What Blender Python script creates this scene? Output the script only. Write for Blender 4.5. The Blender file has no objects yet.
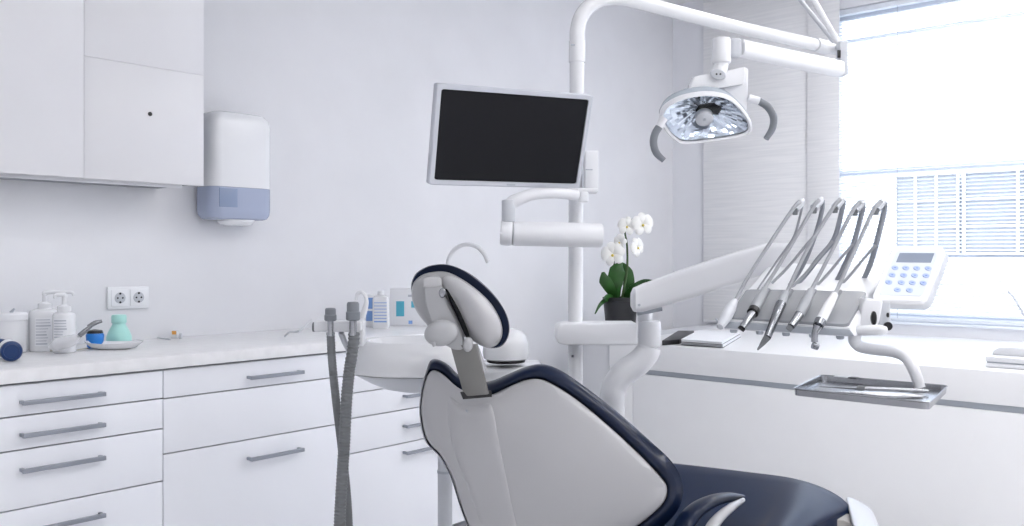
import bpy, bmesh, math, random
from mathutils import Vector as V, Matrix
random.seed(4)
SC = bpy.context.scene
COL = SC.collection
# ------------------------------------------------------------ camera frame
F = 884.0; HC = 1.2; HOR = 257.0
AN = math.radians(41.7)
FW = V((math.cos(AN), math.sin(AN), 0)); RT = V((math.sin(AN), -math.cos(AN), 0)); UP = V((0, 0, 1))
def C3(x, z, h):            # right, away, height -> world
    return RT * x + FW * z + UP * h
def D3(x, z, h):            # direction in the same frame
    return RT * x + FW * z + UP * h
def P(px, py, z):
    return C3((px - 512) / F * z, z, HC + (HOR - py) / F * z)
def onH(px, py, h):         # point on the horizontal plane of height h
    return P(px, py, (HC - h) * F / (py - HOR))
def onY(px, py, Y):
    d = P(px, py, 1.0) - V((0, 0, HC)); return V((0, 0, HC)) + d * (Y / d.y)
def onX(px, py, X):
    d = P(px, py, 1.0) - V((0, 0, HC)); return V((0, 0, HC)) + d * (X / d.x)

# ------------------------------------------------------------ materials
def mat(name, col, rough=0.5, metal=0.0, spec=0.5, noise=0.0, nscale=8.0, bump=0.0, bscale=60.0, trans=0.0, emit=None, es=0.0, coat=0.0, alpha=1.0, sss=0.0, ior=1.45):
    m = bpy.data.materials.new(name); m.use_nodes = True
    nt = m.node_tree; b = nt.nodes['Principled BSDF']
    c = (*col, 1)
    b.inputs['Base Color'].default_value = c
    b.inputs['Roughness'].default_value = rough
    b.inputs['Metallic'].default_value = metal
    b.inputs['Specular IOR Level'].default_value = spec
    b.inputs['Transmission Weight'].default_value = trans
    b.inputs['Coat Weight'].default_value = coat
    b.inputs['Coat Roughness'].default_value = 0.08
    b.inputs['Alpha'].default_value = alpha
    b.inputs['IOR'].default_value = ior
    if emit:
        b.inputs['Emission Color'].default_value = (*emit, 1); b.inputs['Emission Strength'].default_value = es
    tc = nt.nodes.new('ShaderNodeTexCoord')
    if True:
        n = nt.nodes.new('ShaderNodeTexNoise'); n.inputs['Scale'].default_value = nscale; n.inputs['Detail'].default_value = 4
        nt.links.new(tc.outputs['Object'], n.inputs['Vector'])
        r = nt.nodes.new('ShaderNodeValToRGB')
        k = max(noise, 0.01)
        r.color_ramp.elements[0].position = .3; r.color_ramp.elements[1].position = .7
        r.color_ramp.elements[0].color = (*[x * (1 - k) for x in col], 1)
        r.color_ramp.elements[1].color = (*[min(1, x * (1 + k * .5)) for x in col], 1)
        nt.links.new(n.outputs['Fac'], r.inputs['Fac']); nt.links.new(r.outputs['Color'], b.inputs['Base Color'])
    if bump:
        n2 = nt.nodes.new('ShaderNodeTexNoise'); n2.inputs['Scale'].default_value = bscale; n2.inputs['Detail'].default_value = 3
        nt.links.new(tc.outputs['Object'], n2.inputs['Vector'])
        bp = nt.nodes.new('ShaderNodeBump'); bp.inputs['Strength'].default_value = bump; bp.inputs['Distance'].default_value = .002
        nt.links.new(n2.outputs['Fac'], bp.inputs['Height']); nt.links.new(bp.outputs['Normal'], b.inputs['Normal'])
    return m
M = {}
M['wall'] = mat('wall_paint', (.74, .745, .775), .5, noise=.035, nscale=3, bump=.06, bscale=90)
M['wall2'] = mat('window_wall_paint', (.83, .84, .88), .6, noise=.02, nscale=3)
M['ceiling'] = mat('ceiling_paint', (.86, .86, .87), .8)
M['floor'] = mat('floor_vinyl', (.84, .84, .85), .3, noise=.05, nscale=5)
M['cab'] = mat('cabinet_laminate', (.84, .855, .90), .32, noise=.015, nscale=4)
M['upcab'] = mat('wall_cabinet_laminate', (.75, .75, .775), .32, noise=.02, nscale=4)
M['dark'] = mat('dark_gap', (.03, .03, .035), .6)
M['carcass'] = mat('cabinet_carcass', (.30, .31, .34), .6)
M['counter'] = mat('worktop_stone', (.84, .84, .855), .28, noise=.05, nscale=25)
M['white'] = mat('white_plastic', (.78, .79, .82), .28, coat=.25)
M['whiteb'] = mat('bright_white_plastic', (.79, .80, .825), .25, coat=.3)
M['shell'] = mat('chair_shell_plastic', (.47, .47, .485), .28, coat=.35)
M['grey'] = mat('light_grey_plastic', (.58, .60, .64), .35)
M['grey2'] = mat('joint_grey_plastic', (.42, .45, .50), .4)
M['panel'] = mat('console_mat_silicone', (.28, .292, .315), .35, coat=.1)
M['navy'] = mat('navy_leatherette', (.004, .011, .036), .33, spec=.25, coat=.35, bump=.05, bscale=260)
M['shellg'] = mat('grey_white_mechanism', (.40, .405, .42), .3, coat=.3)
M['gapshade'] = mat('crevice_shade_black', (.01, .0105, .012), .8, spec=.08)  # near-black that paints the shade in the headrest crevice
M['navys'] = mat('navy_seat_leatherette', (.004, .013, .045), .38, spec=.15, coat=.08, bump=.05, bscale=260)
M['navyd'] = mat('navy_piping', (.006, .012, .035), .35)
M['hose'] = mat('grey_rubber_hose', (.17, .18, .19), .45)
M['whip'] = mat('whip_arm_grey', (.28, .30, .335), .3, coat=.2)
M['lamph'] = mat('lamp_handle_grey', (.20, .215, .24), .35)
M['hosel'] = mat('pale_instrument_hose', (.36, .375, .40), .38)
M['steel'] = mat('brushed_steel', (.40, .41, .43), .25, metal=1.0, noise=.05, nscale=30)
M['alu'] = mat('satin_aluminium', (.30, .32, .36), .35, metal=.5)
M['bar'] = mat('brushed_headrest_bar', (.22, .217, .21), .42, metal=.3)
M['chrome'] = mat('dark_chrome', (.26, .27, .29), .2, metal=1.0)
M['black'] = mat('black_plastic', (.012, .012, .014), .4)
M['screen'] = mat('monitor_screen', (.005, .0055, .008), .4, spec=.25)
M['bezel'] = mat('silver_bezel', (.58, .60, .65), .32, metal=.35)
M['lcd'] = mat('lcd_panel', (.20, .24, .32), .3)
M['key'] = mat('blue_key', (.40, .50, .78), .45)
M['keyd'] = mat('key_symbol', (.17, .26, .58), .5)
M['facel'] = mat('keypad_overlay', (.66, .71, .80), .35)
M['glass'] = mat('clear_glass', (.95, .97, 1.0), .02, trans=1.0, ior=1.1)
M['lens'] = mat('lamp_cover_glass', (.93, .96, 1.0), .03, trans=1.0, ior=1.15)
M['pot'] = mat('dark_pot', (.02, .021, .025), .45, noise=.2, nscale=20)
M['leaf'] = mat('orchid_leaf', (.018, .085, .012), .35, noise=.35, nscale=14)
M['stem'] = mat('orchid_stem', (.05, .10, .03), .5)
M['petal'] = mat('orchid_petal', (.88, .88, .86), .5)
M['lip'] = mat('orchid_lip', (.75, .60, .12), .5)
M['mint'] = mat('mint_plastic', (.42, .76, .70), .3)
M['blue'] = mat('blue_plastic', (.02, .20, .62), .3)
M['bluel'] = mat('blue_print', (.20, .36, .70), .5)
M['teal'] = mat('teal_print', (.10, .45, .60), .5)
M['cwhite'] = mat('counter_front_white', (.87, .875, .89), .35)
M['counter2'] = mat('pale_grey_end_panel', (.64, .65, .68), .45)
M['paper'] = mat('white_paper', (.84, .85, .88), .6)
M['print'] = mat('grey_print', (.50, .52, .58), .6)
M['orange'] = mat('orange_print', (.75, .36, .08), .5)
M['smoke'] = mat('blue_grey_window_plastic', (.38, .43, .57), .25, coat=.3)
M['smoke2'] = mat('darker_blue_grey_plastic', (.24, .30, .44), .25, coat=.3)
M['sock'] = mat('socket_plastic', (.82, .83, .86), .3)
M['sockd'] = mat('socket_recess', (.52, .54, .58), .4)
M['slat'] = mat('blind_slat', (.86, .89, .95), .5)
M['frame'] = mat('window_frame_paint', (.82, .86, .92), .4)
M['fac'] = mat('neighbour_facade', (.86, .88, .92), .8)
M['facw2'] = mat('neighbour_window_curtained', (.275, .285, .30), .5)
M['facw'] = mat('neighbour_window', (.245, .26, .285), .3)
M['fillon'] = mat('added_ceiling_diffuser', (1, 1, 1), .5, emit=(1.0, .985, .975), es=5.9)  # glow of the added, unseen ceiling panels
M['ledon'] = mat('led_strip', (1, 1, 1), .5, emit=(.97, .98, 1.0), es=1.7)
M['taupe'] = mat('seat_underside', (.40, .385, .37), .5)

def fabric(name):
    m = mat(name, (.78, .79, .81), .8)
    nt = m.node_tree; b = nt.nodes['Principled BSDF']
    tc = nt.nodes.new('ShaderNodeTexCoord'); mp = nt.nodes.new('ShaderNodeMapping')
    mp.inputs['Scale'].default_value = (3, 3, 75)
    n = nt.nodes.new('ShaderNodeTexNoise'); n.inputs['Scale'].default_value = 1.0; n.inputs['Detail'].default_value = 3
    nt.links.new(tc.outputs['Object'], mp.inputs['Vector']); nt.links.new(mp.outputs['Vector'], n.inputs['Vector'])
    r = nt.nodes.new('ShaderNodeValToRGB')
    r.color_ramp.elements[0].position = .35; r.color_ramp.elements[1].position = .65
    r.color_ramp.elements[0].color = (.79, .795, .81, 1); r.color_ramp.elements[1].color = (.86, .86, .87, 1)
    nt.links.new(n.outputs['Fac'], r.inputs['Fac']); nt.links.new(r.outputs['Color'], b.inputs['Base Color'])
    return m
M['fabric'] = fabric('ribbed_blind_fabric')

# ------------------------------------------------------------ mesh helpers
class MB:
    def __init__(s): s.v = []; s.f = []
    def add(s, vs, fs):
        o = len(s.v); s.v += [V(p) for p in vs]; s.f += [tuple(i + o for i in f) for f in fs]; return s
    def box(s, c, hx, hy, hz, ax=None, bev=0.0, seg=2):
        """centre, half sizes, axes (3 unit vectors), bevel"""
        ax = ax or (V((1, 0, 0)), V((0, 1, 0)), V((0, 0, 1)))
        bm = bmesh.new(); bmesh.ops.create_cube(bm, size=2)
        for v in bm.verts: v.co = V((v.co.x * hx, v.co.y * hy, v.co.z * hz))
        if bev: bmesh.ops.bevel(bm, geom=list(bm.edges), offset=min(bev, .95 * min(hx, hy, hz)), segments=seg, profile=.5, affect='EDGES')
        bm.verts.index_update()
        vs = [c + ax[0] * v.co.x + ax[1] * v.co.y + ax[2] * v.co.z for v in bm.verts]
        s.add(vs, [[v.index for v in f.verts] for f in bm.faces]); bm.free(); return s
    def bb(s, x0, x1, y0, y1, z0, z1, bev=0.0, seg=2):
        return s.box(V(((x0 + x1) / 2, (y0 + y1) / 2, (z0 + z1) / 2)), abs(x1 - x0) / 2, abs(y1 - y0) / 2, abs(z1 - z0) / 2, None, bev, seg)
    def loft(s, rings, cap0=True, cap1=True):
        n = len(rings[0]); vs = [p for r in rings for p in r]; fs = []
        for k in range(len(rings) - 1):
            for i in range(n):
                j = (i + 1) % n
                fs.append((k * n + i, k * n + j, (k + 1) * n + j, (k + 1) * n + i))
        if cap0: fs.append(tuple(range(n))[::-1])
        if cap1: fs.append(tuple((len(rings) - 1) * n + i for i in range(n)))
        return s.add(vs, fs)
    def tube(s, pts, r, n=14, smooth=6, flat=1.0, flatdir=None):
        pts = [V(p) for p in pts]; rs = r if isinstance(r, (list, tuple)) else [r] * len(pts)
        if smooth > 1 and len(pts) > 2: pts, rs = crom(pts, rs, smooth)
        rings = []; prev = None
        for i, p in enumerate(pts):
            t = (pts[min(i + 1, len(pts) - 1)] - pts[max(i - 1, 0)]).normalized()
            if prev is None:
                a = flatdir.copy() if flatdir else (UP if abs(t.z) < .9 else V((1, 0, 0)))
                u = (a - t * a.dot(t)).normalized()
            else:
                u = (prev - t * prev.dot(t)).normalized()
            prev = u; w = t.cross(u)
            rings.append([p + (u * math.cos(2 * math.pi * k / n) * flat + w * math.sin(2 * math.pi * k / n)) * rs[i] for k in range(n)])
        return s.loft(rings)
    def lathe(s, base, prof, n=28, axis=None, sx=1.0, sy=1.0):
        axis = (axis or UP).normalized()
        a = V((1, 0, 0)) if abs(axis.x) < .9 else V((0, 1, 0))
        u = (a - axis * a.dot(axis)).normalized(); w = axis.cross(u)
        rings = [[base + axis * h + (u * math.cos(2 * math.pi * k / n) * sx + w * math.sin(2 * math.pi * k / n) * sy) * max(r, 1e-4) for k in range(n)] for r, h in prof]
        return s.loft(rings)
    def prism(s, pts, ext, bev=0.0, seg=2):
        bm = bmesh.new(); ext = V(ext)
        a = [bm.verts.new(p) for p in pts]; b = [bm.verts.new(V(p) + ext) for p in pts]
        n = len(pts)
        bm.faces.new(a[::-1]); bm.faces.new(b)
        for i in range(n): bm.faces.new((a[i], a[(i + 1) % n], b[(i + 1) % n], b[i]))
        bmesh.ops.recalc_face_normals(bm, faces=bm.faces)
        if bev: bmesh.ops.bevel(bm, geom=[e for e in bm.edges], offset=bev, segments=seg, profile=.5, affect='EDGES')
        bm.verts.index_update()
        s.add([v.co.copy() for v in bm.verts], [[v.index for v in f.verts] for f in bm.faces]); bm.free(); return s
    def build(s, name, m, parent=None, origin=None, sharp=32, label=None, recalc=True):
        me = bpy.data.meshes.new(name)
        if parent is not None: org = ORG[parent.name]
        elif origin is not None: org = V(origin)
        else:
            lo = [min(p[i] for p in s.v) for i in range(3)]; hi = [max(p[i] for p in s.v) for i in range(3)]
            org = V(((lo[0] + hi[0]) / 2, (lo[1] + hi[1]) / 2, lo[2]))
        me.from_pydata([p - org for p in s.v], [], s.f)
        if recalc:
            bm = bmesh.new(); bm.from_mesh(me); bmesh.ops.recalc_face_normals(bm, faces=bm.faces); bm.to_mesh(me); bm.free()
        me.shade_smooth(); me.set_sharp_from_angle(angle=math.radians(sharp))
        ms = m if isinstance(m, list) else [m]
        for x in ms: me.materials.append(x)
        o = bpy.data.objects.new(name, me); COL.objects.link(o)
        if parent is not None: o.parent = parent
        else: o.location = org
        ORG[o.name] = org
        if label: o['label'] = label
        return o
ORG = {}
def crom(pts, rs, k, closed=False):
    n = len(pts); out = []; ro = []
    rng = n if closed else n - 1
    for i in range(rng):
        if closed: p0, p1, p2, p3 = pts[i - 1], pts[i], pts[(i + 1) % n], pts[(i + 2) % n]; r1, r2 = rs[i], rs[(i + 1) % n]
        else:
            p1, p2 = pts[i], pts[i + 1]; p0 = pts[i - 1] if i else p1 * 2 - p2; p3 = pts[i + 2] if i + 2 < n else p2 * 2 - p1
            r1, r2 = rs[i], rs[i + 1]
        for j in range(k):
            t = j / k
            out.append(.5 * ((2 * p1) + (p2 - p0) * t + (2 * p0 - 5 * p1 + 4 * p2 - p3) * t * t + (3 * p1 - p0 - 3 * p2 + p3) * t ** 3))
            ro.append(r1 + (r2 - r1) * t)
    if not closed: out.append(pts[-1]); ro.append(rs[-1])
    return out, ro
def ringof(pts, k=4): return crom([V(p) for p in pts], [0] * len(pts), k, True)[0]
def root(name, loc, label, cat, group=None):
    o = bpy.data.objects.new(name, None); o.empty_display_size = .05; COL.objects.link(o); o.location = loc
    ORG[o.name] = V(loc); o['label'] = label; o['category'] = cat
    if group: o['group'] = group
    return o
def tag(o, label, cat, group=None):
    o['label'] = label; o['category'] = cat
    if group: o['group'] = group
    return o
def st(o): o['kind'] = 'structure'; return o
def rrect(w, h, r, n=5):
    out = []
    for cx, cy, a0 in ((w - r, h - r, 0), (-w + r, h - r, 90), (-w + r, -h + r, 180), (w - r, -h + r, 270)):
        for i in range(n + 1):
            a = math.radians(a0 + 90 * i / n); out.append((cx + r * math.cos(a), cy + r * math.sin(a)))
    return out

# ------------------------------------------------------------ room shell
X0, X1, Y0, Y1, ZC = -2.4, 5.49, -2.8, 3.35, 3.0
st(MB().bb(X0, X1, Y0, Y1, -.1, 0).build('floor', M['floor']))
st(MB().bb(X0, X1, Y0, Y1, ZC, ZC + .1).build('ceiling', M['ceiling']))
st(MB().bb(X0, X1 + .3, Y1, Y1 + .1, 0, ZC).build('wall_left', M['wall']))
st(MB().bb(X0 - .1, X0, Y0, Y1, 0, ZC).build('wall_back', M['wall']))
st(MB().bb(X0, X1, Y0 - .1, Y0, 0, ZC).build('wall_right', M['wall']))
WY0, WY1, WZ0, WZ1 = -.4, 2.24, .81, 2.75
m = MB()
m.bb(X1, X1 + .25, WY1, Y1, 0, ZC); m.bb(X1, X1 + .25, Y0, WY0, 0, ZC)
m.bb(X1, X1 + .25, WY0, WY1, 0, WZ0); m.bb(X1, X1 + .25, WY0, WY1, WZ1, ZC)
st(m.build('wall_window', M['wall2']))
# window
wr = bpy.data.objects.new('window_1', None); COL.objects.link(wr); wr.location = (X1 + .12, .86, WZ0); ORG[wr.name] = V(wr.location); st(wr)
m = MB(); fx0, fx1 = X1 + .10, X1 + .16
m.bb(fx0, fx1, WY1 - .05, WY1, WZ0, WZ1, .004); m.bb(fx0, fx1, WY0, WY0 + .05, WZ0, WZ1, .004)
m.bb(fx0, fx1, WY0 + .05, WY1 - .05, WZ0, WZ0 + .05, .004); m.bb(fx0, fx1, WY0 + .05, WY1 - .05, WZ1 - .05, WZ1, .004)
m.bb(fx0, fx1, WY0 + .05, WY1 - .05, 1.71, 1.745, .004)
m.bb(fx0, fx1, WY0 + .05, WY1 - .05, 2.555, 2.575, .004)
m.bb(fx0, fx1, .83, .89, WZ0 + .05, WZ1 - .05, .004)
m.build('window_frame', M['frame'], wr)
MB().bb(X1 + .128, X1 + .132, WY0 + .05, WY1 - .05, WZ0 + .05, WZ1 - .05).build('glass_pane', M['glass'], wr)
MB().bb(X1 - .02, X1 + .10, WY0, WY1, WZ0 - .012, WZ0 + .002, .003).build('window_sill', M['frame'], wr)
# venetian blind hanging inside the window
bl = root('venetian_blind', (X1 + .045, .86, WZ1), 'white venetian blind with thin horizontal slats hanging in the window', 'blind')
MB().bb(X1 + .02, X1 + .07, WY0 + .01, WY1 - .01, WZ1 - .035, WZ1 - .002, .004).build('headrail', M['frame'], bl)
ns = 84; a = math.radians(24)
for i in range(ns):
    z = WZ0 + .03 + i * (WZ1 - .045 - WZ0 - .03) / ns
    MB().box(V((X1 + .045, (WY0 + WY1) / 2, z)), .0125, (WY1 - WY0) / 2 - .015, .0005,
             (V((math.cos(a), 0, math.sin(a))), V((0, 1, 0)), V((-math.sin(a), 0, math.cos(a))))).build('slat', M['slat'], bl)
MB().bb(X1 + .03, X1 + .06, WY0 + .015, WY1 - .015, WZ0 + .006, WZ0 + .022, .003).build('bottom_rail', M['frame'], bl)
for y in (1.81, .95, .1):
    MB().tube([V((X1 + .032, y, WZ0 + .02)), V((X1 + .032, y, WZ1 - .03))], .0012, 6).build('ladder_cord', M['grey2'], bl)
# neighbouring facade outside
nb = root('neighbour_building', (8.6, 0, -3), 'white neighbouring building seen through the slats of the window blind', 'building')
MB().bb(8.6, 8.9, -5, 9, -3, 7).build('wall', M['fac'], nb)
def nwin(y0, y1, z0, z1, mw='facw'):
    w = MB(); w.bb(8.53, 8.6, y0, y1, z0, z1, .01); f = w.build('window', M[mw], nb)
    g = MB()
    k = 3
    for i in range(k + 1):
        y = y0 + (y1 - y0) * i / k; g.bb(8.50, 8.53, y - .009, y + .009, z0, z1)
    for i in range(4):
        z = z0 + (z1 - z0) * i / 3; g.bb(8.495, 8.528, y0, y1, z - .009, z + .009)
    g.build('glazing_bar', M['fac'], f)
nwin(.95, 2.22, 1.23, 1.95); nwin(-1.4, .2, 1.23, 1.95); nwin(2.27, 2.81, 1.23, 1.95, 'facw2')
g = MB(); g.bb(8.48, 8.6, -5, 9, 1.12, 1.19); g.build('ledge', M['fac'], nb)

# fabric panels beside the window
for y0, y1, lb in ((2.345, 3.09, 'wide white ribbed fabric panel blind between the room corner and the window'),
                   (2.135, 2.34, 'narrow white ribbed fabric panel blind right beside the window edge')):
    r = root('panel_blind', (5.455, (y0 + y1) / 2, .75), lb, 'panel blind', None)
    x = 5.465 if y0 > 2.3 else 5.452
    MB().bb(x, x + .006, y0, y1, .765, 2.96, .001).build('fabric_panel', M['fabric'], r)
    MB().bb(x - .004, x + .012, y0, y1, 2.96, 2.99, .002).build('top_rail', M['white'], r)
    MB().bb(x - .003, x + .010, y0, y1, .75, .765, .002).build('bottom_rail', M['white'], r)

# added ceiling panels, out of frame, placed to brighten the room evenly
for x, y in [(x, y) for y in (-2.2, -1.1, .1) for x in (-.6, .8, 2.2, 3.5, 4.7)] + [(3.5, 1.2), (4.7, 1.2)]:
    r = root('added_ceiling_light', (x, y, ZC), 'added unseen square white luminous ceiling panel', 'added light panel', 'added square ceiling light panels')
    g = MB(); h = .30
    for a0, a1, b0, b1 in ((-h, h, -h, -h + .02), (-h, h, h - .02, h), (-h, -h + .02, -h + .02, h - .02), (h - .02, h, -h + .02, h - .02)):
        g.bb(x + a0, x + a1, y + b0, y + b1, ZC - .03, ZC - .001, .002)
    g.build('frame', M['white'], r)
    MB().bb(x - h + .02, x + h - .02, y - h + .02, y + h - .02, ZC - .02, ZC - .012).build('diffuser', M['fillon'], r)

# ------------------------------------------------------------ left cabinets
YF = 2.75
def handle(mbname, x0, x1, z, parent, y=YF):
    g = MB(); g.bb(x0, x1, y - .034, y - .022, z - .0065, z + .0065, .0015)
    for x in (x0 + .006, x1 - .006): g.bb(x - .005, x + .005, y - .024, y + .001, z - .005, z + .005, .001)
    g.build(mbname, M['alu'], parent)
def drawercab(x0, x1, cuts, handles, lab, hx):
    r = root('drawer_cabinet', ((x0 + x1) / 2, 3.05, 0), lab, 'drawer cabinet', None)
    g = MB(); g.bb(x0 + .001, x1 - .001, YF + .021, 3.345, .035, .838); g.build('body', M['carcass'], r)
    MB().bb(x0 + .001, x1 - .001, YF + .07, 3.3, .0, .0345).build('plinth', M['grey2'], r)
    for i in range(len(cuts) - 1):
        zt, zb = cuts[i], cuts[i + 1]
        d = MB().bb(x0 + .0015, x1 - .0015, YF, YF + .02, zb + .0022, zt - .0022, .0012).build('drawer', M['cab'], r)
        if handles[i]: handle('handle', hx[0], hx[1], handles[i], d)
    return r
drawercab(.757, 1.387, (.834, .742, .644, .474, .035), (.782, .688, .587, .412), 'white four-drawer base cabinet at the left end, bar handles', (.955, 1.19))
drawercab(1.387, 2.13, (.834, .740, .560, .035), (.779, 0, .495), 'white three-drawer base cabinet in the middle of the row, just left of the suction hoses', (1.69, 1.91))
drawercab(2.13, 2.965, (.834, .670, .572, .435, .035), (.75, .629, .506, .397), 'white base cabinet partly hidden behind the suction hoses and the dental chair', (2.41, 2.66))
tag(MB().bb(.74, 2.97, YF - .022, 3.349, .84, .88, .003).build('worktop', M['counter']), 'long pale grey-white worktop running over the drawer cabinets', 'worktop')
# wall cabinets
def wallcab(x0, x1, y, doors, lab):
    r = root('wall_cabinet', ((x0 + x1) / 2, 3.2, 1.46), lab, 'wall cabinet', None)
    MB().bb(x0 + .001, x1 - .001, y + .021, 3.347, 1.468, 2.6, .001).build('body', M['carcass'], r)
    for z0, z1 in doors:
        d = MB().bb(x0 + .002, x1 - (.004 if len(doors) < 2 else .0), y, y + .02, z0 + .0003, z1 - .0003, .0012).build('door', M['upcab'], r)
        if z0 < 1.5 and len(doors) > 1:
            p = onY(150, 114, y)
            MB().lathe(p + V((0, .002, 0)), [(.0075, 0), (.0075, .004), (.006, .0045), (.0, .0045)], 14, V((0, -1, 0))).build('lock', M['black'], d)
    return r
wallcab(.64, 1.238, 2.985, ((1.46, 2.6),), 'white wall cabinet with a single tall door at the upper left')
wallcab(1.239, 1.668, 3.0, ((1.46, 1.865), (1.865, 2.6)), 'white wall cabinet with a small black lock, next to the towel dispenser')
g = root('under_cabinet_light', (1.2, 3.14, 1.46), 'slim flat light bar under the wall cabinets', 'cabinet light')
MB().bb(.75, 1.60, 3.030, 3.034, 1.449, 1.4675, .001).bb(.75, 1.60, 3.034, 3.16, 1.466, 1.4675).build('housing', M['white'], g)
MB().bb(.76, 1.59, 3.05, 3.15, 1.4645, 1.4658).build('diffuser', M['ledon'], g)

# towel dispenser
d = root('towel_dispenser', (1.94, 3.35, 1.33), 'white towel dispenser with blue-grey lower window, mounted on wall beside the cabinets', 'towel dispenser')
cx, yb, dep, hw = 1.955, 3.348, .15, .142
def dring(z, s=1.0, ins=0.0):
    out = []
    for x, y in rrect(hw - ins, dep / 2 - ins / 2, .045 * s, 6): out.append(V((cx + x, yb - dep / 2 + y, z)))
    return out
MB().loft([dring(z, 1, i) for z, i in ((1.482, 0), (1.60, 0), (1.74, 0), (1.765, .006), (1.78, .02), (1.786, .04))]).build('cover', M['whiteb'], d)
MB().loft([dring(z, 1, i) for z, i in ((1.352, .025), (1.357, .012), (1.372, .003), (1.39, 0), (1.481, 0))]).build('level_window', M['smoke'], d)
MB().bb(cx - .11, cx - .03, yb - dep - .0015, yb - dep + .001, 1.40, 1.475, .0005).build('roll_indicator', M['smoke2'], d)
MB().loft([[V((cx + .002 + x, yb - .085 + y, z)) for x, y in rrect(.07 - i, .05 - i, .03, 4)] for z, i in ((1.328, .02), (1.333, .008), (1.345, 0), (1.3525, 0))]).build('outlet', M['whiteb'], d)

# sockets
s = root('wall_socket', (1.54, 3.35, .99), 'white double wall socket above the worktop', 'socket')
c1 = onY(128, 297.5, 3.35); sx = c1.x; sz = c1.z
MB().bb(sx - .082, sx + .078, 3.338, 3.3495, sz - .042, sz + .042, .003).build('frame', M['sock'], s)
for k in (-1, 1):
    bx = sx - .002 + k * .036
    pl = MB().bb(bx - .032, bx + .032, 3.334, 3.339, sz - .032, sz + .032, .002).build('plate', M['sock'], s)
    MB().lathe(V((bx, 3.3335, sz)), [(.021, 0), (.021, .0006), (.0195, .0014), (.0, .0014)], 20, V((0, -1, 0))).build('recess', M['sockd'], pl)
    q = MB()
    for dx, dz, rr in ((-.0095, 0, .0034), (.0095, 0, .0034), (0, .0165, .0042), (0, -.0165, .0042)):
        q.lathe(V((bx + dx, 3.332, sz + dz)), [(rr, 0), (rr, .0012), (0, .0012)], 10, V((0, -1, 0)))
    q.build('contact_hole', M['black'], pl)

# ------------------------------------------------------------ things on the left worktop
ZT = .8803
def bottle(px, py, prof, mt, name, lab, cat, group=None, sx=1, sy=1, parts=None):
    b = onH(px, py, ZT); b.z = ZT
    r = root(name, b, lab, cat, group)
    MB().lathe(b, prof, 30, None, sx, sy).build('body', M[mt], r)
    return r, b
FC = -FW   # toward the camera
r, b = bottle(11, 352.5, [(.045, 0), (.049, .004), (.049, .105), (.047, .11)], 'whiteb', 'tub', 'round white tub with a lid, at the left end of the worktop', 'tub')
MB().lathe(b, [(.051, .1102), (.051, .128), (.046, .133), (.0, .134)], 30).build('lid', M['paper'], r)
MB().tube([b + V((.0, 0, .134)), b + RT * .012 + V((0, 0, .147))], [.006, .003], 8).build('tab', M['grey2'], r)
def curved_label(b, R, a0, a1, z0, z1, parent, lines=9, mt='print'):
    # printed label wrapped round the bottle on the camera side
    base = math.atan2(FC.y, FC.x)
    g = MB(); n = 8
    g2 = MB()
    for (mb, rr) in ((g, R + .0006),):
        vs = []
        for i in range(n + 1):
            t = base + a0 + (a1 - a0) * i / n
            vs.append(b + V((math.cos(t) * rr, math.sin(t) * rr, z0))); vs.append(b + V((math.cos(t) * rr, math.sin(t) * rr, z1)))
        mb.add(vs, [(2 * i, 2 * i + 2, 2 * i + 3, 2 * i + 1) for i in range(n)])
    o = g.build('label_sheet', M['paper'], parent, recalc=False)
    for k in range(lines):
        z = z0 + (z1 - z0) * (k + .7) / (lines + .4); h = .0013 if k % 3 else .0022
        w = random.uniform(.6, .9)
        vs = []
        for i in range(n + 1):
            t = base + a0 + (a1 - a0) * (.06 + w * i / n * .95); rr = R + .0011
            vs.append(b + V((math.cos(t) * rr, math.sin(t) * rr, z - h))); vs.append(b + V((math.cos(t) * rr, math.sin(t) * rr, z + h)))
        g2.add(vs, [(2 * i, 2 * i + 2, 2 * i + 3, 2 * i + 1) for i in range(n)])
    g2.build('printed_lines', M[mt], o, recalc=False)
def pump(r, b, h, sp):
    MB().lathe(b, [(.022, h), (.022, h + .018), (.012, h + .022), (.008, h + .024), (.008, h + .045), (0, h + .045)], 16).build('pump_collar', M['whiteb'], r)
    MB().tube([b + V((0, 0, h + .045)), b + V((0, 0, h + .053)), b + sp * .02 + V((0, 0, h + .057)), b + sp * .085 + V((0, 0, h + .055)), b + sp * .092 + V((0, 0, h + .044))], [.008, .009, .008, .006, .0045], 10).build('pump_nozzle', M['whiteb'], r)
r, b = bottle(45, 350.5, [(.046, 0), (.050, .004), (.050, .125), (.046, .137), (.03, .143)], 'whiteb', 'pump_bottle', 'wide white pump bottle with grey printed label, second from the left end of the worktop', 'pump bottle')
curved_label(b, .050, -.15, .95, .02, .115, r); pump(r, b, .143, (RT + FW * .15).normalized())
r, b = bottle(64.5, 352.5, [(.032, 0), (.036, .004), (.036, .125), (.033, .132), (.02, .137)], 'whiteb', 'pump_bottle', 'narrow white pump bottle with grey printed label, right of the wide one', 'pump bottle')
curved_label(b, .036, -.6, .8, .02, .115, r, 10); pump(r, b, .137, (-RT).normalized() * .25 + FC * .2)
# mint bottle
r, b = bottle(119, 345, [(.036, 0), (.043, .006), (.043, .03), (.036, .05), (.024, .072), (.022, .08)], 'mint', 'squeeze_bottle', 'mint green squeeze bottle with a sloping body below the wall socket', 'bottle')
MB().lathe(b, [(.025, .0802), (.026, .082), (.026, .104), (.023, .110), (.0, .112)], 24).build('cap', M['mint'], r)
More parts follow.
